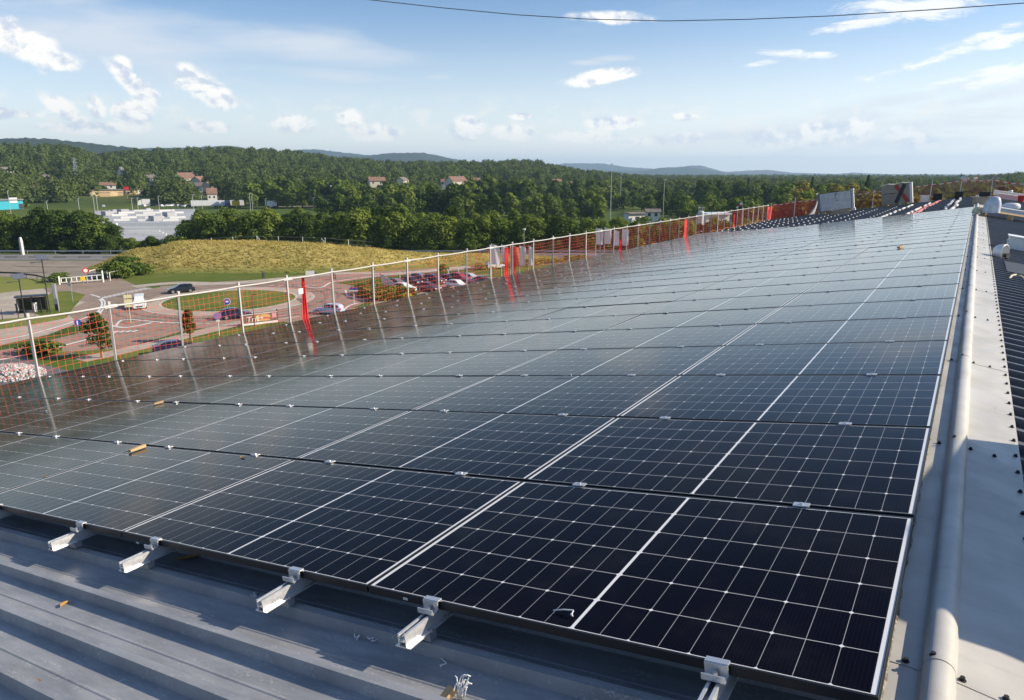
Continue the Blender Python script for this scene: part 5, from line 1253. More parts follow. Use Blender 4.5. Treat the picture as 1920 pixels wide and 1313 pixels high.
# ================================================================ TREES
def crown_arrays(seed, w, h, n, leaf, lobes=9, base=.25, conic=False, dome=False):
    """many leaf-clump quads spread over the outer part of a crown made of lobes"""
    g = np.random.default_rng(seed)
    if conic:
        t = g.uniform(0, 1, n) ** .8; r_ = (1 - t) * w / 2 * (.55 + .45 * g.uniform(0, 1, n)) * (1 + .18 * np.sin(t * 40)); a = g.uniform(0, 6.283, n)
        P = np.stack([r_ * np.cos(a), r_ * np.sin(a), h * (.06 + .94 * t)], -1); N = np.stack([np.cos(a), np.sin(a), np.full(n, .35)], -1)
    elif dome:
        D = g.normal(0, 1, (n, 3)); D[:, 2] = np.abs(D[:, 2]); D /= np.linalg.norm(D, axis=1)[:, None]; a = np.arctan2(D[:, 1], D[:, 0])
        k = 1 + .14 * np.sin(3 * a + seed) * (1 - D[:, 2]) + .10 * np.sin(5 * a + 2 * seed) * D[:, 2] + g.uniform(-.10, .08, n)
        P = D * k[:, None] * np.array([w / 2, w / 2, h * .62]) + np.array([0, 0, h * .36]); P[:, 2] = np.where(g.uniform(0, 1, n) < .18, g.uniform(.05, .4, n) * h, P[:, 2]); N = D * np.array([1, 1, .8])
    else:
        C = []; Rr = []
        for i in range(lobes):
            a = i * 2.4 + g.uniform(-.5, .5); z = base + (1 - base) * (.12 + .72 * ((i + .5) / lobes) + g.uniform(-.08, .08)); k = math.sin(math.pi * min(max((z - base) / (1 - base) * .72 + .22, 0), 1))
            rad = w / 2 * k * g.uniform(.35, .62)
            C.append((rad * math.cos(a), rad * math.sin(a), z * h)); Rr.append((w * g.uniform(.20, .31) * (.65 + .35 * k), w * g.uniform(.20, .31) * (.65 + .35 * k), h * g.uniform(.11, .19)))
        C.append((0, 0, h * .80)); Rr.append((w * .22, w * .22, h * .19)); C.append((0, 0, h * (base + .3))); Rr.append((w * .33, w * .33, h * .26))
        C = np.array(C); Rr = np.array(Rr); i = g.integers(0, len(C), n)
        D = g.normal(0, 1, (n, 3)); D /= np.linalg.norm(D, axis=1)[:, None]
        D[:, 2] = np.where(D[:, 2] < -.55, -D[:, 2], D[:, 2])
        sh = g.uniform(.72, 1.06, n) * (1 + .10 * np.sin(D[:, 0] * 7 + i) * np.cos(D[:, 1] * 6))
        P = C[i] + D * Rr[i] * sh[:, None]; N = D / Rr[i]; N /= np.linalg.norm(N, axis=1)[:, None]
    N = N + g.normal(0, .55, (n, 3)); N[:, 2] += .25; N /= np.linalg.norm(N, axis=1)[:, None]
    U = np.cross(N, g.normal(0, 1, (n, 3))); U /= np.linalg.norm(U, axis=1)[:, None]; W_ = np.cross(N, U)
    s = leaf * g.uniform(.55, 1.25, n)[:, None]; q = g.uniform(.55, 1.0, n)[:, None]
    bend = N * s * g.uniform(-.2, .25, n)[:, None]
    V = np.stack([P - U * s + bend, P - W_ * s * q, P + U * s * g.uniform(.6, 1.2, n)[:, None] + bend, P + W_ * s * q], 1)
    return V.reshape(-1, 3)
def crown(name, seed, w, h, n, leaf, m, **k):
    V = crown_arrays(seed, w, h, n, leaf, **k); return npmesh(name, V, np.arange(len(V)).reshape(-1, 4), m)
def trunk(seed, h, r_):
    g = random.Random(seed); mb = MB(); top = h * .8
    mb.tube([(g.uniform(-.1, .1) * t * h * .25, g.uniform(-.1, .1) * t * h * .25, top * t - .3) for t in np.linspace(0, 1, 6)], [r_ * (1.25 - 1.05 * t) for t in np.linspace(0, 1, 6)], 8)
    for i in range(5):
        a = i * 2.2 + g.uniform(0, 1); z = h * g.uniform(.28, .55); L = h * g.uniform(.18, .3)
        mb.tube([(0, 0, z), (math.cos(a) * L * .5, math.sin(a) * L * .5, z + L * .45), (math.cos(a) * L, math.sin(a) * L, z + L)], [r_ * .5, r_ * .32, r_ * .12], 6)
    return mb.mesh('trunk', M_bark)
TT = {}
def tree_proto(kind):
    if kind in TT: return TT[kind]
    out = []
    spec = {'dark': (L_dark, 8, 11, 3600, .29), 'mid': (L_mid, 8.5, 11, 3600, .29), 'light': (L_lite, 7.5, 10, 3000, .29), 'autumn': (L_aut, 6.5, 8, 1500, .36), 'fardark': (L_dark, 9, 13, 1000, .62), 'farmid': (L_mid, 9, 12, 1000, .62), 'farlight': (L_lite, 8, 11, 900, .60)}[kind]
    for i in range(3):
        m, w, h, n, lf = spec; sd = sum(map(ord, kind)) * 7 + i
        out.append((crown('crown', sd, w * (1 + .08 * (i - 1)), h * (1 - .06 * (i - 1)), n, lf, m, lobes=9 + 2 * i, base=.0 + .03 * i), trunk(sd, h, .24), h))
    TT[kind] = out; return out
def tree(p, kind, H, label, group=None, sx=1.0, cat='tree', name='leafy_tree'):
    cr, tr, h0 = random.choice(tree_proto(kind)); k = H / h0
    o = thing(name, label, cat, p, random.uniform(0, 6.28), group); o.scale = (k * sx, k * sx, k)
    put('trunk', tr, o); put('crown', cr, o); return o
random.seed(5)
# band of trees beyond the motorway / mound, tops read from the photograph
TOPS = [(-150, 392), (0, 394), (40, 396), (60, 392), (95, 386), (120, 383), (150, 394), (178, 402), (200, 412), (215, 424), (235, 431), (262, 432), (285, 441), (305, 441), (320, 430), (338, 414), (350, 404), (380, 397), (440, 391), (520, 393), (600, 396), (680, 389), (760, 390), (850, 394), (900, 398), (960, 394), (1040, 397), (1100, 401), (1160, 405), (1240, 408), (1300, 411), (1360, 412), (1500, 410)]
tx, ty = zip(*TOPS); n1 = 0
def band_tree(px, rad, ytop, kinds, grp, lab):
    p = at(px, rad); d = math.hypot(p.x - CAM.x, p.y - CAM.y); H = (CAM.z + math.tan(azel(px, ytop)[1]) * d) - p.z
    if H < 1.5: return
    return tree(p, random.choice(kinds), H * 1.03, lab, grp, sx=random.uniform(1.0, 1.4) if H > 6.5 else min(1.6, 7.5 / H))
def rad_of(px, py): p = G(px, py); return math.hypot(p.x - CAM.x, p.y - CAM.y)
for row, (dr, gap) in enumerate(((4.5, 33), (12, 35))):
    px = -60 + row * 13
    while px < 1420:
        xw = px + random.uniform(-7, 7); yt = float(np.interp(xw, tx, ty)) + random.uniform(-3, 12) - (0 if row else -6)
        skip = (row > 0 and 200 < xw < 335) or (row == 2 and xw < 200)
        if not skip:
            kinds = ['mid', 'dark', 'mid', 'light', 'mid', 'light'] if xw > 330 else ['dark', 'dark', 'mid']
            if 200 < xw < 330: kinds = ['light', 'dark', 'mid']
            n1 += 1; where = 'left of the pale warehouse roof' if xw < 225 else ('right of the pale warehouse roof' if xw > 315 else 'below the pale warehouse roof')
            rw = ('front', 'rear')[row]
            band_tree(xw, rad_of(min(xw, 1250), 474.5) + dr, yt, kinds, 'green trees in the belt beyond the motorway', f'green tree in the {rw} row of the motorway belt, {where}')
        px += gap * random.uniform(.85, 1.15)
# low scrub along the foot of the belt
for k in range(34):
    xw = -50 + k * 39 + random.uniform(-12, 12); band_tree(xw, rad_of(min(xw, 1250), 474.5) + 1.5, 474 - random.uniform(14, 34), ['mid', 'light', 'dark', 'dark'], 'low bushes at the foot of the tree belt', 'low green bush at the foot of the tree belt beyond the crash barrier')
# second storey of the valley: clumps between the belt and the hill
CL = [  # x0, x1, top y, distance, rows, step px, kinds, where
    (-60, 30, 366, 560, 2, 24, ['farmid', 'fardark'], 'at the far left, behind the blue building'), (60, 100, 355, 610, 1, 20, ['farlight', 'farmid'], 'in front of the grey house'), (100, 165, 333, 640, 2, 22, ['farlight', 'farmid', 'autumn'], 'left of the tan hall'), (165, 265, 346, 640, 2, 22, ['farmid', 'fardark'], 'behind the tan hall'),
    (262, 352, 340, 570, 2, 22, ['farlight', 'farmid', 'farlight'], 'right of the tan hall'), (352, 470, 352, 610, 1, 24, ['farmid', 'fardark'], 'behind the parked lorries'), (430, 480, 366, 540, 1, 22, ['fardark'], 'right of the lorries'),
    (470, 640, 337, 450, 2, 21, ['farmid', 'fardark', 'farmid'], 'behind the lamp posts, left'), (600, 720, 366, 340, 1, 28, ['fardark', 'farmid'], 'just above the belt left of the middle'), (640, 780, 341, 430, 2, 21, ['farmid', 'fardark', 'farlight'], 'in the middle of the valley'), (735, 780, 344, 380, 1, 22, ['farlight'], 'bright among dark ones in the valley'), (815, 900, 352, 330, 1, 24, ['farmid', 'fardark'], 'in front of the red roofed valley house'), (780, 890, 350, 400, 2, 21, ['farmid', 'fardark'], 'below the valley houses'),
    (880, 1010, 333, 420, 2, 21, ['fardark', 'farmid', 'fardark'], 'in the tall dark clump right of the valley houses'), (1010, 1110, 338, 460, 2, 21, ['farmid', 'fardark'], 'left of the tall mast'), (1040, 1150, 372, 330, 2, 25, ['fardark', 'farmid'], 'below the tall mast'), (1110, 1200, 335, 520, 2, 20, ['farmid', 'farlight'], 'right of the tall mast'), (880, 1130, 362, 320, 2, 27, ['farmid', 'fardark', 'farlight'], 'between the belt and the tall mast'), (700, 900, 372, 330, 1, 28, ['fardark', 'farmid'], 'just above the belt in the middle'), (1150, 1230, 358, 400, 2, 24, ['fardark', 'farmid'], 'near the small white house'),
    (1215, 1330, 360, 350, 2, 24, ['farmid', 'fardark'], 'near the second mast'), (1285, 1360, 372, 300, 2, 26, ['farmid', 'farlight'], 'above the fence in the middle'), (1320, 1480, 339, 420, 2, 22, ['fardark', 'fardark', 'farmid'], 'in the big dark wood above the red netting'), (1470, 1650, 347, 330, 2, 24, ['farlight', 'farlight', 'autumn', 'farmid'], 'yellowish, behind the upright panel pack'), (1380, 1500, 372, 260, 2, 30, ['fardark', 'farmid'], 'low behind the red netting'), (1500, 1660, 366, 230, 2, 34, ['autumn', 'farlight'], 'low beyond the far guard'),
    (1640, 1760, 352, 420, 2, 26, ['farmid', 'fardark'], 'right of the dark conifer'), (1660, 1960, 365, 190, 2, 40, ['autumn', 'farmid', 'autumn'], 'low beyond the red netting at right'), (1740, 1960, 346, 430, 2, 24, ['farmid', 'fardark'], 'on the slope at the far right')]
HOUSES = []
for (x0, x1, yt, rad, rows, step, kinds, where) in CL:
    for r_ in range(rows):
        px = x0 + r_ * step * .4
        while px < x1:
            xw = px + random.uniform(-.25, .25) * step
            band_tree(xw, rad * (1 + .07 * r_) + random.uniform(-8, 8), yt + random.uniform(-4, 9) + (5 if r_ == 0 and rows > 1 else 0), kinds, 'valley trees ' + where, 'valley tree ' + where); px += step * 1.12 * random.uniform(.85, 1.15)
def conifer(px, ytop, rad, lab, w=.42):
    p = at(px, rad); H = CAM.z + math.tan(azel(px, ytop)[1]) * rad - p.z
    o = thing('conifer_tree', lab, 'tree', p); MB().tube([(0, 0, -.3), (0, 0, H * .5), (0, 0, H * .9)], [.35, .2, .05], 8).build('trunk', M_bark, o); put('crown', crown('crown', int(px), H * w, H, 1500, .5, L_dark, conic=True), o)
conifer(1630, 329, 360, 'dark pointed conifer rising above the panel pack and the crate', .62); conifer(1525, 333, 380, 'dark narrow treetop left of the pointed conifer'); conifer(908, 322, 520, 'dark spire shaped tree above the clump right of the valley houses'); conifer(1405, 334, 450, 'dark conifer at the left end of the big wood')
# three young trees by the near road
def young(px, pyb, pyt, wpx, lab, m, seed):
    p = G(px, pyb); k = math.hypot(p.x - CAM.x, p.y - CAM.y) / F * 1.03; H = (pyb - pyt) * k; w = wpx * k
    o = thing('young_tree', lab, 'tree', p); MB().tube([(0, 0, -.1), (.05, 0, H * .3), (0, .05, H * .8)], [.09, .07, .02], 8).build('trunk', M_bark, o)
    c = put('crown', crown('crown', seed, w, H * .80, 1400, .17, m, lobes=10, base=.02), o, (0, 0, H * .20))
    MB().bar((.35, 0, 0), (.3, 0, H * .35), .07).build('stake', M_wood, o)
young(190, 671, 596, 46, 'dark bushy young tree seen through the netting by the near road', L_dark, 31)
young(357, 640, 585, 24, 'brownish young tree on a pale stem behind a fence post', leafmat('leaf_brown', (.10, .075, .02), (.17, .12, .03)), 32)
def bush(p, w, h, m, lab, n=500, leaf=.2, grp=None, seed=None, cat='bush', name='round_bush'):
    me = crown('foliage', seed or random.randint(1, 9999), w, h, n, leaf, m, lobes=7, base=.02); o = put(name, me); o.location = p; return setp(o, lab, cat, grp)
bush(G(70, 663), 5.0, 1.3, L_dark, 'low dark bush on the lawn at lower left beside the road', 700)
bush(G(95, 661), 3.2, 1.1, L_mid, 'small green bush right of the low dark one on the lawn')
hb = [(690, 558), (705, 556), (722, 555), (738, 556), (752, 556), (680, 552), (700, 548), (730, 561), (765, 559), (712, 563)]
for k, (px, py) in enumerate(hb): bush(G(px, py), 4.6, 1.7, (L_aut, L_mid, L_dark)[k % 3], f'clump of the planted hedge bed left of the parked cars, {ordw(k + 1)} planted', 800, .18, 'hedge clumps in the car park bed')
bush(G(762, 566), 3.0, 1.3, leafmat('leaf_yellow', (.24, .22, .02), (.38, .32, .03)), 'bright yellow green bush at the near edge of the hedge bed')
bush(G(831, 514), 2.6, 2.0, L_lite, 'pale bush behind the parked cars'); bush(G(220, 521), 7, 3.0, L_mid, 'green scrub at the left foot of the mound', 1200, .28); bush(G(234, 516), 9, 3.6, L_dark, 'dark scrub on the left flank of the mound', 1400, .3); bush(G(262, 515), 6, 2.2, L_mid, 'second green scrub on the left flank of the mound', 900, .28); bush(G(110, 528), 5, 1.6, L_mid, 'green scrub at the end of the verge beside the gate', 700, .22)
for k in range(9):
    px = 900 + k * 24; q = G(px, 505 - k * 2.2); bush(q, random.uniform(4, 7), random.uniform(.8, 1.5), random.choice([L_aut, L_straw, L_aut]), f'low reddish scrub beside the flags, {ordw(k + 1)} from the left', 500, .2, 'scrub patches by the flags')

# ---------------------------------------------------------------- far buildings
def ax_of(p): v = CAM - p; v.z = 0; v.normalize(); return v, Vector((-v.y, v.x, 0))
M_cream2 = mat('wall_cream', (.62, .55, .42), .8, fn=speckle((.58, .51, .39), (.66, .60, .47), .6)); M_wwall = mat('wall_white', (.66, .64, .60), .8); M_tile = mat('roof_tile', (.30, .13, .08), .8, fn=speckle((.20, .11, .08), (.29, .165, .115), .8)); M_slate = mat('roof_slate', (.17, .15, .14), .8, fn=speckle((.14, .12, .11), (.22, .19, .17), .8)); M_win = mat('window_dark', (.05, .055, .065), .2)
def house(px, py, rad, wpx, hpx, lab, wall=M_cream2, roof=M_tile, rot=.3, pitch=.55):
    p = at(px, rad); k = rad / F; base = CAM.z + math.tan(azel(px, py)[1]) * rad; p.z = min(p.z, base)
    W_ = wpx * k; H = max(hpx * k * .6, 2.6); Rf = hpx * k * .5; D = W_ * .75; f = base - p.z
    v, s = ax_of(p); o = thing('village_house', lab, 'house', p, math.atan2(s.y, s.x) + rot)
    MB().box((0, 0, (f + H) / 2 - .5), (W_, D, f + H + 1)).build('wall', wall, o)
    e = .45; z0 = f + H - .1; mb = MB(); mb.loft([[Vector((x, -D / 2 - e, z0)), Vector((x, 0, z0 + Rf)), Vector((x, D / 2 + e, z0)), Vector((x, D / 2 + e, z0 - .2)), Vector((x, 0, z0 + Rf - .25)), Vector((x, -D / 2 - e, z0 - .2))] for x in (-W_ / 2 - e, W_ / 2 + e)], caps=True); rf = mb.build('roof', roof, o)
    mb = MB()
    mb.prism([(-D / 2, z0 - .15), (D / 2, z0 - .15), (0, z0 + Rf - .3)], lambda a, h: Vector((-W_ / 2 + .02, a, h)), lambda a, h: Vector((W_ / 2 - .02, a, h))); mb.build('gable', wall, o)
    MB().box((W_ * .22, .4, z0 + Rf + .3), (.7, .6, 1.6)).build('chimney', M_slate, rf)
    for y, sg in ((-D / 2, -1), (D / 2, 1)):
        for x in (-W_ * .28, W_ * .2): MB().box((x, y + sg * .03, f + H * .55), (1.1, .06, 1.3)).build('window', M_win, o)
HS = [(15, 330, 760, 24, 12, 'white gabled house among trees at the far left', M_wwall, M_slate, .8), (42, 327, 800, 16, 12, 'house with a brownish roof behind the white gabled one', M_cream2, M_tile, .2), (72, 323, 850, 16, 14, 'red roofed house high among trees at left', M_wwall, M_tile, .4), (80, 341, 700, 14, 10, 'small white house below the red roofed one at left', M_wwall, M_slate, .1), (97, 345, 690, 14, 9, 'small pale house right of the small white one', M_cream2, M_slate, -.3),
      (164, 330, 780, 14, 12, 'narrow white house in the wooded slope above the tan hall', M_wwall, M_slate, 1.0), (228, 337, 720, 12, 18, 'tall narrow white house right of the tan hall roof', M_wwall, M_slate, 1.2), (282, 343, 640, 18, 12, 'pale grey house between trees right of the tan hall', M_wwall, M_slate, .2), (352, 345, 660, 34, 17, 'large red roofed house above the lorries', M_cream2, M_tile, .3), (374, 348, 640, 24, 14, 'second red roofed house right of the large one', M_cream2, M_tile, .9), (365, 357, 600, 22, 12, 'dark roofed white house in front of the red roofed pair', M_wwall, M_slate, -.2), (387, 356, 600, 18, 12, 'pale gable end house right of the dark roofed one', M_cream2, M_slate, 1.3), (437, 353, 620, 18, 12, 'red roofed house alone above the right lorries', M_cream2, M_tile, .2), (393, 377, 520, 15, 20, 'small house with a pyramid red roof behind the lorries', M_wwall, M_tile, .1),
      (199, 354, 600, 22, 9, 'red roof peeping over the tan hall', M_wwall, M_tile, 0), (622, 350, 520, 14, 12, 'pale house half hidden behind valley trees, leftmost of three', M_wwall, M_tile, .5), (705, 347, 540, 28, 13, 'brown roofed cream house in the valley', M_cream2, M_tile, .2), (754, 345, 560, 20, 11, 'cream gable house right of the brown roofed one', M_cream2, M_slate, 1.1), (760, 335, 800, 14, 8, 'small pale house higher up above the cream gable', M_cream2, M_tile, .1), (750, 313, 950, 5, 5, 'tiny white house high in the wooded hill', M_wwall, M_slate, .3), (855, 349, 520, 32, 16, 'red roofed cream house on the right of the valley', M_cream2, M_tile, .6), (833, 348, 540, 12, 11, 'pale house left of the red roofed valley one', M_wwall, M_tile, 0), (890, 345, 600, 18, 10, 'brown roofed house behind the dark spire tree', M_cream2, M_tile, .3), (1043, 347, 560, 16, 9, 'white house between trees left of the tall mast', M_wwall, M_tile, .4), (1022, 358, 540, 9, 8, 'white gable below the house left of the mast', M_wwall, M_slate, 1.2), (1080, 351, 600, 18, 9, 'red roofed house right behind the mast', M_cream2, M_tile, .2)]
for h in HS: house(*h[:6], wall=h[6], roof=h[7], rot=h[8])
for k, (px, py) in enumerate(((1790, 343), (1812, 342), (1830, 341), (1846, 345), (1805, 336), (1868, 340), (1884, 344))): house(px, py, 900, 9, 6, f'tiny red roofed house on the far right slope, {ordw(k + 1)} of seven', M_wwall, M_tile, k * .5)
def hall(px0, px1, pyb, pyt, rad, lab, wall, roof, name, cat, D=18, slopepx=6):
    """long low building facing the camera"""
    A, B = at(px0, rad), at(px1, rad * 1.02); zb = CAM.z + math.tan(azel(px0, pyb)[1]) * rad; zt_ = CAM.z + math.tan(azel(px0, pyt)[1]) * rad
    t = (B - A); t.z = 0; L = t.length; t.normalize(); n = Vector((-t.y, t.x, 0)); n = n if n.dot(CAM - A) < 0 else -n
    o = thing(name, lab, cat, Vector((A.x, A.y, min(zb, A.z) - .2))); z0 = 0; H = zt_ - (min(zb, A.z) - .2); ax = (t, n, Vector((0, 0, 1)))
    MB().box(t * L / 2 + n * D / 2 + Vector((0, 0, H / 2)), (L, D, H), ax).build('wall', wall, o)
    MB().prism([(-.8, H - .2), (D + .8, H + .1), (D + .8, H + .4), (-.8, H + .25)], lambda a, h: t * -.3 + n * a + Vector((0, 0, h)), lambda a, h: t * (L + .3) + n * a + Vector((0, 0, h))).build('roof', roof, o)
    return o, t, n, L, H, ax
o, t, n, L, H, ax = hall(163, 263, 378, 357, 580, 'long tan hall with a flat grey roof and a red sign', mat('wall_tan', (.56, .42, .24), .8, fn=speckle((.52, .38, .21), (.60, .46, .27), .5)), M_slate, 'tan_hall', 'hall', 8)
for f, w in ((.27, .20), (.66, .26)): MB().box(t * L * f - n * .05 + Vector((0, 0, H * .45)), (L * w, .12, H * .62), ax).build('recess', mat('recess_tan', (.40, .29, .16), .8), o); MB().box(t * L * f - n * .12 + Vector((0, 0, H * .80)), (L * w * 1.05, .16, .35), ax).build('lintel', M_slate, o)
MB().box(t * L * .94 - n * .08 + Vector((0, 0, H * .5)), (L * .10, .14, H * .96), ax).build('stone_end', M_whiteo, o)
p = at(233, 560); sg = thing('red_sign', 'red sign board on a pole before the right part of the tan hall', 'sign', p); v, s = ax_of(p); MB().tube([(0, 0, 0), (0, 0, 6.5)], .12, 8).build('pole', M_steel, sg); MB().box((0, 0, 6.8), (2.9, .2, 2.2), (s, v, Vector((0, 0, 1)))).build('board', M_sred, sg)
o, t, n, L, H, ax = hall(36, 104, 364, 350, 640, 'grey old house with a broad brown roof left of the tan hall', M_whiteo, M_slate, 'old_house', 'house', 12); MB().box(t * 2.5 - n * .1 + Vector((0, 0, H * .55)), (3.6, .2, H * .9), ax).build('gable_front', M_wwall, o); MB().box(t * L * .45 - n * .06 + Vector((0, 0, H * .4)), (1.4, .1, 2.0), ax).build('door', M_win, o)
o, t, n, L, H, ax = hall(-60, 34, 392, 377, 480, 'bright turquoise shop building with a white sign at the left edge', mat('turquoise', (.02, .36, .46), .6), M_grey, 'turquoise_shop', 'shop', 7); MB().box(t * L * .80 - n * .15 + Vector((0, 0, H * .95)), (L * .16, .3, H * .5), ax).build('white_board', M_white, o); MB().box(t * L * .95 - n * .06 + Vector((0, 0, H * .35)), (2.2, .1, 2.6), ax).build('door', M_win, o)
# big pale warehouse roof
def WZ(px, py): return G(px, py, -18.9)
c4 = [WZ(178, 391), WZ(366, 391), WZ(352, 452), WZ(172, 452)]
wh = thing('warehouse', 'huge low warehouse with a pale grey flat roof between the trees', 'warehouse', (c4[3].x, c4[3].y, -28)); wo = Vector(wh.location)
fn_w = speckle((.36, .36, .36), (.46, .455, .45), .05, c3=(.30, .30, .31), s3=.2)
M_wr = mat('pale_roof', (.46, .46, .45), .6, fn=fn_w)
MB().add([q - wo for q in c4] + [Vector((q.x, q.y, -19.3)) - wo for q in c4], [(0, 1, 2, 3), (7, 6, 5, 4)] + [(i, (i + 1) % 4, 4 + (i + 1) % 4, 4 + i) for i in range(4)]).build('roof', M_wr, wh)
MB().add([Vector((q.x, q.y, -19.3)) - wo for q in c4] + [Vector((q.x, q.y, -28)) - wo for q in c4], [(i, (i + 1) % 4, 4 + (i + 1) % 4, 4 + i) for i in range(4)]).build('wall', M_whiteo, wh)
M_grey2 = mat('unit_grey', (.34, .34, .35), .6); M_wl = mat('roof_upstand', (.62, .62, .60), .6); M_wd = mat('roof_band', (.27, .28, .30), .7)
def wbar(x0, y0, x1, y1, w, h, m_, nm):
    a, c = WZ(x0, y0) - wo, WZ(x1, y1) - wo; MB().bar(a + Vector((0, 0, h / 2 + .01)), c + Vector((0, 0, h / 2 + .01)), h, w, up=Vector((0, 0, 1)).cross(c - a)).build(nm, m_, wh)
for k, y in enumerate((397, 401, 405.5, 410, 415)):
    for j in range(3): x0 = 205 + j * 46 + (k * 17) % 30; wbar(x0, y, x0 + 30 + 6 * (j % 2), y - 1.0, 1.0, .9, M_wl, 'skylight_row')
wbar(185, 421, 352, 419.5, 6, .15, M_wd, 'gutter_band'); wbar(185, 424, 352, 422.5, 1.0, 1.2, M_wl, 'parapet'); wbar(185, 432, 345, 430, .9, .8, M_wl, 'parapet')
for k in range(4): wbar(240 + k * 16, 436 + k * 3, 300 + k * 6, 435 + k * 3.2, .9, .6, M_wl, 'skylight_row')
for (px, py, w, hh) in ((202, 404, 4, 3), (231, 400, 4, 3), (292, 414, 4, 3.2), (317, 406, 4, 3), (214, 399, 2.5, 2.4), (277, 396, 2.5, 2.4)):
    q = WZ(px, py) - wo; MB().box(q + Vector((0, 0, hh / 3)), (w, w, hh / 1.5)).build('roof_unit', M_grey2, wh)
MB().tube([WZ(219, 430) - wo, WZ(219, 430) - wo + Vector((0, 0, 2.2))], .5, 8).build('vent_stack', M_white, wh)
# road, car park and lorries beyond the warehouse
def fsheet(name, pts, m, lift=.05):
    P = []
    for q in pts: h = hit(*q, rmin=380); P.append(h + Vector((0, 0, lift)))
    MB().add(P, [tuple(range(len(P)))]).build(name, m)['kind'] = 'structure'
def lot_sheet(name, pts, m, lift):
    P = [Vector((*G(*q, -18.97)[:2], -18.97 + lift)) for q in pts]; MB().add(P, [tuple(range(len(P)))]).build(name, m)['kind'] = 'structure'
lot_sheet('valley_road', [(-80, 371), (-80, 379), (60, 389), (200, 390.2), (480, 388.5), (760, 390), (760, 386), (480, 385.5), (260, 386.8), (150, 384), (60, 378)], M_asph2, .25)
lot_sheet('green_field', [(268, 386.0), (480, 385.0), (470, 376), (268, 377)], mat('bright_field', (.10, .20, .05), .95, fn=speckle((.09, .18, .045), (.15, .25, .06), .05)), .20)
def lorry(px, py, rad, L, m_, lab, cab=False, name='lorry_trailer'):
    p = at(px, rad); p.z = -18.95 + .3; v, s = ax_of(p); o = thing(name, lab, 'lorry', p, math.atan2(s.y, s.x)); H = 3.0
    mb = MB(); mb.box((0, 0, 1.1 + H / 2), (L, 2.5, H)); mb.build('box_body', m_, o)
    MB().box((0, 0, 1.02), (L - .2, 2.3, .16)).build('chassis', M_darkmetal, o); MB().box((L / 2 + .02, 0, 1.1 + H / 2), (.04, 2.3, H - .2)).build('rear_door', M_whiteo, o)
    for x in (-L * .36, L * .28, L * .28 + 1.25):
        for y in (-1.05, 1.05): MB().tube([(x, y - .15, .5), (x, y + .15, .5)], .5, 14).build('wheel', M_tyre, o)
    if cab: MB().loft([[Vector((-L / 2 - .2 - x, y, z)) for y, z in ((-1.22, .6), (1.22, .6), (1.22, h), (-1.22, h))] for x, h in ((0, 3.7), (1.3, 3.6), (2.0, 2.2), (2.1, .8))], caps=True).build('cab', M_white, o); MB().box((-L / 2 - 1.75, 0, 2.75), (.5, 2.1, .9)).build('windscreen', M_glass, o)
    return o
lorry(381, 388, 468, 16.5, M_plastic, 'long white lorry trailer with a small green mark, leftmost in the row'); lorry(411, 388, 465, 3.2, M_plastic, 'short white box truck body right of the long trailer'); lorry(421, 388, 462, 3.0, mat('dark_blue', (.03, .05, .16), .5), 'dark blue box truck body in the lorry row'); lorry(429, 388, 465, 2.4, M_whiteo, 'narrow white box truck body between the blue and yellow ones'); lorry(437, 389, 458, 4.2, mat('lorry_yellow', (.72, .46, .02), .5), 'yellow box truck body in the lorry row'); lorry(448, 388, 465, 2.6, M_plastic, 'white box truck body at the right end of the lorry row')
lorry(267, 386, 505, 4.5, M_white, 'white lorry with its cab facing left beside the tan hall', True, 'white_lorry'); lorry(505, 391, 450, 5.5, M_plastic, 'white van like truck alone on the valley road, far right of the lorries')
fc = [(57, 381, P_silver), (79, 386, P_silver), (171, 382, P_black), (195, 402, P_silver), (268, 389, P_white), (276, 388.5, P_silver), (285, 389, P_black), (296, 388, P_brown), (304, 389, P_white), (313, 388.6, P_silver), (322, 388.3, P_white), (331, 388.5, P_silver), (340, 389, P_grey), (348, 389.5, P_white), (357, 389.5, P_black), (365, 389.5, P_silver), (283, 384, P_black), (294, 384, P_brown), (316, 383, P_white), (325, 384, P_white), (303, 377.5, P_silver)]
for k, (px, py, pm) in enumerate(fc):
    d = G(px, min(py, 390), -18.97); p = Vector((d.x, d.y, -18.95 + .28)); nm = pm.name.replace('paint_', '').replace('_', ' ')
    car('hatch', pm, p, random.uniform(0, 6.28), f'tiny {nm} car in the valley car park, {ordw(k + 1)} counted from the left road', 'tiny cars in the valley')
# small white house and silo by the fence, far right of the belt
house(1227, 409, 300, 25, 11, 'small white house with a dark roof above the orange fence', M_wwall, M_slate, .15)
o, t, n, L, H, ax = hall(1182, 1215, 406, 401, 300, 'low white annex left of the small white house', M_wwall, M_slate, 'low_annex', 'building', 3); MB().box(t * L * .5 - n * .05 + Vector((0, 0, H * .5)), (2, .1, 1.2), ax).build('window', M_win, o)
p = at(1319, 230); zb = CAM.z + math.tan(azel(1319, 408)[1]) * 230; zt_ = CAM.z + math.tan(azel(1319, 396)[1]) * 230; o = thing('silo', 'small pale silo with a railing on top beside the fence', 'silo', p); hh = zt_ - p.z; MB().tube([(0, 0, 0), (0, 0, hh - .3), (0, 0, hh)], [.95, .95, .7], 16).build('tank', M_whiteo, o)
mb = MB(); 
for k in range(8): a = k * .785; mb.bar((.85 * math.cos(a), .85 * math.sin(a), hh), (.85 * math.cos(a), .85 * math.sin(a), hh + 1.1), .07)
mb.tube([(.85 * math.cos(a), .85 * math.sin(a), hh + 1.1) for a in np.linspace(0, 6.283, 17)], .05, 5); mb.build('railing', M_steel, o)
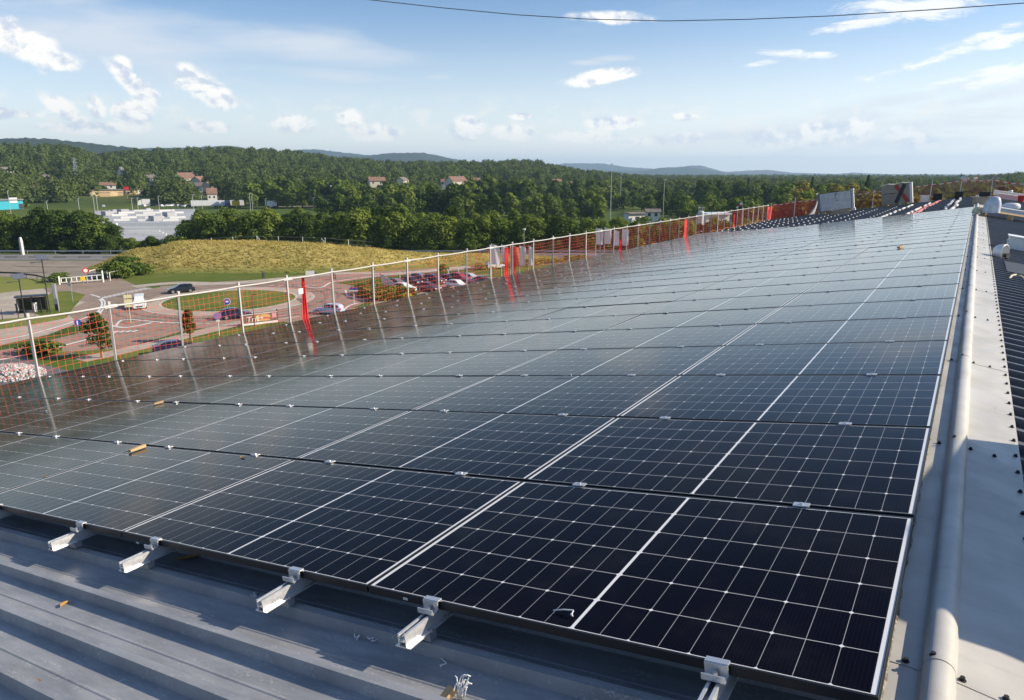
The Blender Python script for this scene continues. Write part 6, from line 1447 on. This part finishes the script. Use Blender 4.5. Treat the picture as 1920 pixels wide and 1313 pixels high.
o, t, n, L, H, ax = hall(1330, 1374, 408, 402, 235, 'low pale shed right of the silo behind the fence', M_whiteo, M_film, 'pale_shed', 'shed', 3); MB().box(t * L * .4 - n * .05 + Vector((0, 0, H * .8)), (1.5, .1, .8), ax).build('window', M_win, o)
p = at(1397, 140); zt_ = CAM.z + math.tan(azel(1397, 381)[1]) * 140; o = thing('windsock', 'red and white windsock on a thin mast above the fence', 'windsock', p); MB().tube([(0, 0, 0), (0, 0, zt_ - p.z)], .05, 6).build('mast', M_steel, o)
v, s = ax_of(p)
for k in range(3): a = Vector((0, 0, zt_ - p.z)) - s * (-.10 - .32 * k) * -1 - Vector((0, 0, .30 * k)); b_ = Vector((0, 0, zt_ - p.z)) - s * (.42 + .32 * k) - Vector((0, 0, .3 * (k + 1))); MB().tube([a, b_], [.26 - .04 * k, .22 - .04 * k], 10, caps=False).build('sock_band', M_netred if k % 2 else M_white, o)
# masts and lamp posts in the valley
for (px, pyt, rad, r_, lab) in [(1147, 308, 300, .17, 'tallest floodlight mast, behind the fence in the middle'), (1165, 327, 420, .14, 'thin mast just right of the tallest one'), (1247, 337, 330, .16, 'single pale mast above the small white house'), (1284, 345, 520, .14, 'thin pole right of the single pale mast'), (1305, 340, 520, .14, 'thin pole before the big dark wood'), (983, 430, 165, .09, 'grey lamp post standing before the tree belt by the flags')]:
    p = at(px, rad); zt_ = CAM.z + math.tan(azel(px, pyt)[1]) * rad - p.z; o = thing('mast', lab, 'mast', p); MB().tube([(0, 0, 0), (0, 0, zt_ * .5), (0, 0, zt_)], [r_, r_ * .8, r_ * .5], 8).build('pole', M_steel, o); MB().box((0, 0, zt_), (1.1 if r_ > .1 else .6, .4, .35)).build('lamp_head', M_whiteo, o)
for k, (px, pyt, pyb) in enumerate([(468, 367, 388), (464, 362, 396), (493, 373, 388), (584, 371, 389), (612, 374, 389), (687, 366, 388), (700, 371, 389), (291, 368, 391), (356, 365, 376), (373, 366, 388), (168, 358, 380), (174, 370, 380), (240, 372, 386), (251, 371, 386), (139, 372, 388), (8, 358, 372), (79, 377, 386), (643, 376, 390)]):
    rad = 430 if pyb < 392 else 400; p = at(px, rad); zt_ = CAM.z + math.tan(azel(px, pyt)[1]) * rad - p.z; o = thing('lamp_post', f'thin grey lamp post by the valley road, {ordw(k + 1)} of eighteen', 'lamp', p, 0, 'lamp posts by the valley road'); MB().tube([(0, 0, 0), (0, 0, zt_)], .12, 6).build('pole', M_steel, o); MB().box((.4, 0, zt_), (1.2, .3, .2)).build('lamp_head', M_whiteo, o)
p = at(142, 640); zt_ = CAM.z + math.tan(azel(142, 296)[1]) * 640 - p.z; o = thing('pylon', 'lattice power pylon on the wooded slope at left', 'pylon', p)
mb = MB(); w = zt_ * .09
for sx in (-1, 1):
    for sy in (-1, 1): mb.bar((sx * w, sy * w, 0), (sx * w * .12, sy * w * .12, zt_), .3)
for k in range(7):
    a, c = k / 7, (k + 1) / 7; wa, wc = w * (1 - .88 * a), w * (1 - .88 * c)
    mb.bar((-wa, -wa, zt_ * a), (wc, -wc, zt_ * c), .2); mb.bar((wa, -wa, zt_ * a), (-wc, -wc, zt_ * c), .2)
mb.build('lattice', M_steel, o)
for f in (.72, .84, .95): MB().bar((-zt_ * .13, 0, zt_ * f), (zt_ * .13, 0, zt_ * f), .3).build('cross_arm', M_steel, o)

# ---------------------------------------------------------------- the woods on the hills: one mass, instanced leaf crowns
def wood():
    protos = []
    for i, (m, w, h) in enumerate(((L_far, 11, 11), (L_far, 10, 12.5), (L_far, 13, 11))):
        me = crown('forest_crown', 900 + i, w, h, 300, .9, m, dome=True); protos.append(bpy.data.objects.new('forest_crown', me))
    def scatter(n, r0, r1, a0, a1, p_keep):
        r_ = np.sqrt(rng.uniform(r0 ** 2, r1 ** 2, n)); a = rng.uniform(R(a0), R(a1), n); x, y = CAM.x - np.sin(a) * r_, CAM.y + np.cos(a) * r_
        keep = rng.uniform(0, 1, n) < p_keep(x, y, r_, a); return x[keep], y[keep]
    hs = [(azel(h[0], 324)[0], h[2], (h[3] / 2 + 1.5) / F) for h in HS] + [(azel(x, 324)[0], 900, .006) for x in (1790, 1812, 1830, 1846, 1805, 1868, 1884)] + [(azel(x, 324)[0], 576, .022) for x in (170, 195, 225, 255)] + [(azel(x, 324)[0], 636, .014) for x in (45, 68, 92)]
    def keep(x, y, r_, a):
        k = .92 + .0 * x
        glade = np.sin(x * .011 + 1.2) * np.sin(y * .009 + .4) + .5 * np.sin(x * .031) * np.sin(y * .027)
        k = np.where((glade > .93) & (r_ > 600), .12, k)
        for (ha, hr, hw) in hs: k = np.where((np.abs(a - ha) < hw) & (r_ < hr + 6) & (r_ > hr - 88), 0, k)
        return k
    X, Y = [], []
    for args in ((11500, 500, 1250, -14, 74), (9000, 1250, 2300, -12, 72)):
        x, y = scatter(*args, keep); X.append(x); Y.append(y)
    x = np.concatenate(X); y = np.concatenate(Y); z = zt(x, y) - .6
    me = bpy.data.meshes.new('forest'); me.vertices.add(len(x)); me.vertices.foreach_set('co', np.stack([x, y, z], -1).astype(np.float32).ravel()); me.update()
    o = put('forest', me); o['kind'] = 'stuff'
    ng = bpy.data.node_groups.new('forest_scatter', 'GeometryNodeTree'); ng.interface.new_socket('Geometry', in_out='INPUT', socket_type='NodeSocketGeometry'); ng.interface.new_socket('Geometry', in_out='OUTPUT', socket_type='NodeSocketGeometry')
    N = ng.nodes; Lk = ng.links; gi = N.new('NodeGroupInput'); go_ = N.new('NodeGroupOutput'); js = N.new('GeometryNodeGeometryToInstance')
    for q in protos:
        oi = N.new('GeometryNodeObjectInfo'); oi.inputs[0].default_value = q; oi.inputs['As Instance'].default_value = False; Lk.new(oi.outputs['Geometry'], js.inputs[0])
    ip = N.new('GeometryNodeInstanceOnPoints'); ip.inputs['Pick Instance'].default_value = True
    rv = N.new('FunctionNodeRandomValue'); rv.data_type = 'INT'; rv.inputs[4].default_value = 0; rv.inputs[5].default_value = 40
    mi = N.new('ShaderNodeMath'); mi.operation = 'MULTIPLY'; mi.inputs[1].default_value = .0504; Lk.new(rv.outputs[2], mi.inputs[0])
    rz = N.new('FunctionNodeRandomValue'); rz.data_type = 'FLOAT_VECTOR'; rz.inputs[0].default_value = (0, 0, 0); rz.inputs[1].default_value = (0, 0, 6.283); rz.inputs['Seed'].default_value = 3
    rs = N.new('FunctionNodeRandomValue'); rs.data_type = 'FLOAT_VECTOR'; rs.inputs[0].default_value = (.7, .7, .6); rs.inputs[1].default_value = (1.35, 1.35, 1.3); rs.inputs['Seed'].default_value = 8
    Lk.new(gi.outputs[0], ip.inputs['Points']); Lk.new(js.outputs[0], ip.inputs['Instance']); Lk.new(mi.outputs[0], ip.inputs['Instance Index']); Lk.new(rz.outputs[0], ip.inputs['Rotation']); Lk.new(rs.outputs[0], ip.inputs['Scale']); Lk.new(ip.outputs[0], go_.inputs[0])
    md = o.modifiers.new('scatter', 'NODES'); md.node_group = ng
wood()

# ---------------------------------------------------------------- haze
hm = bpy.data.materials.new('haze_air'); hm.use_nodes = True; nt = hm.node_tree; nt.nodes.clear()
pv = nt.nodes.new('ShaderNodeVolumePrincipled'); pv.inputs['Color'].default_value = (.54, .76, 1.0, 1); pv.inputs['Density'].default_value = 1.15e-4; pv.inputs['Anisotropy'].default_value = .2
ou = nt.nodes.new('ShaderNodeOutputMaterial'); nt.links.new(pv.outputs[0], ou.inputs['Volume'])
mb = MB(); mb.box((0, 0, 100), (25000, 25000, 260)); hz_ = mb.build('haze', hm); hz_['kind'] = 'stuff'
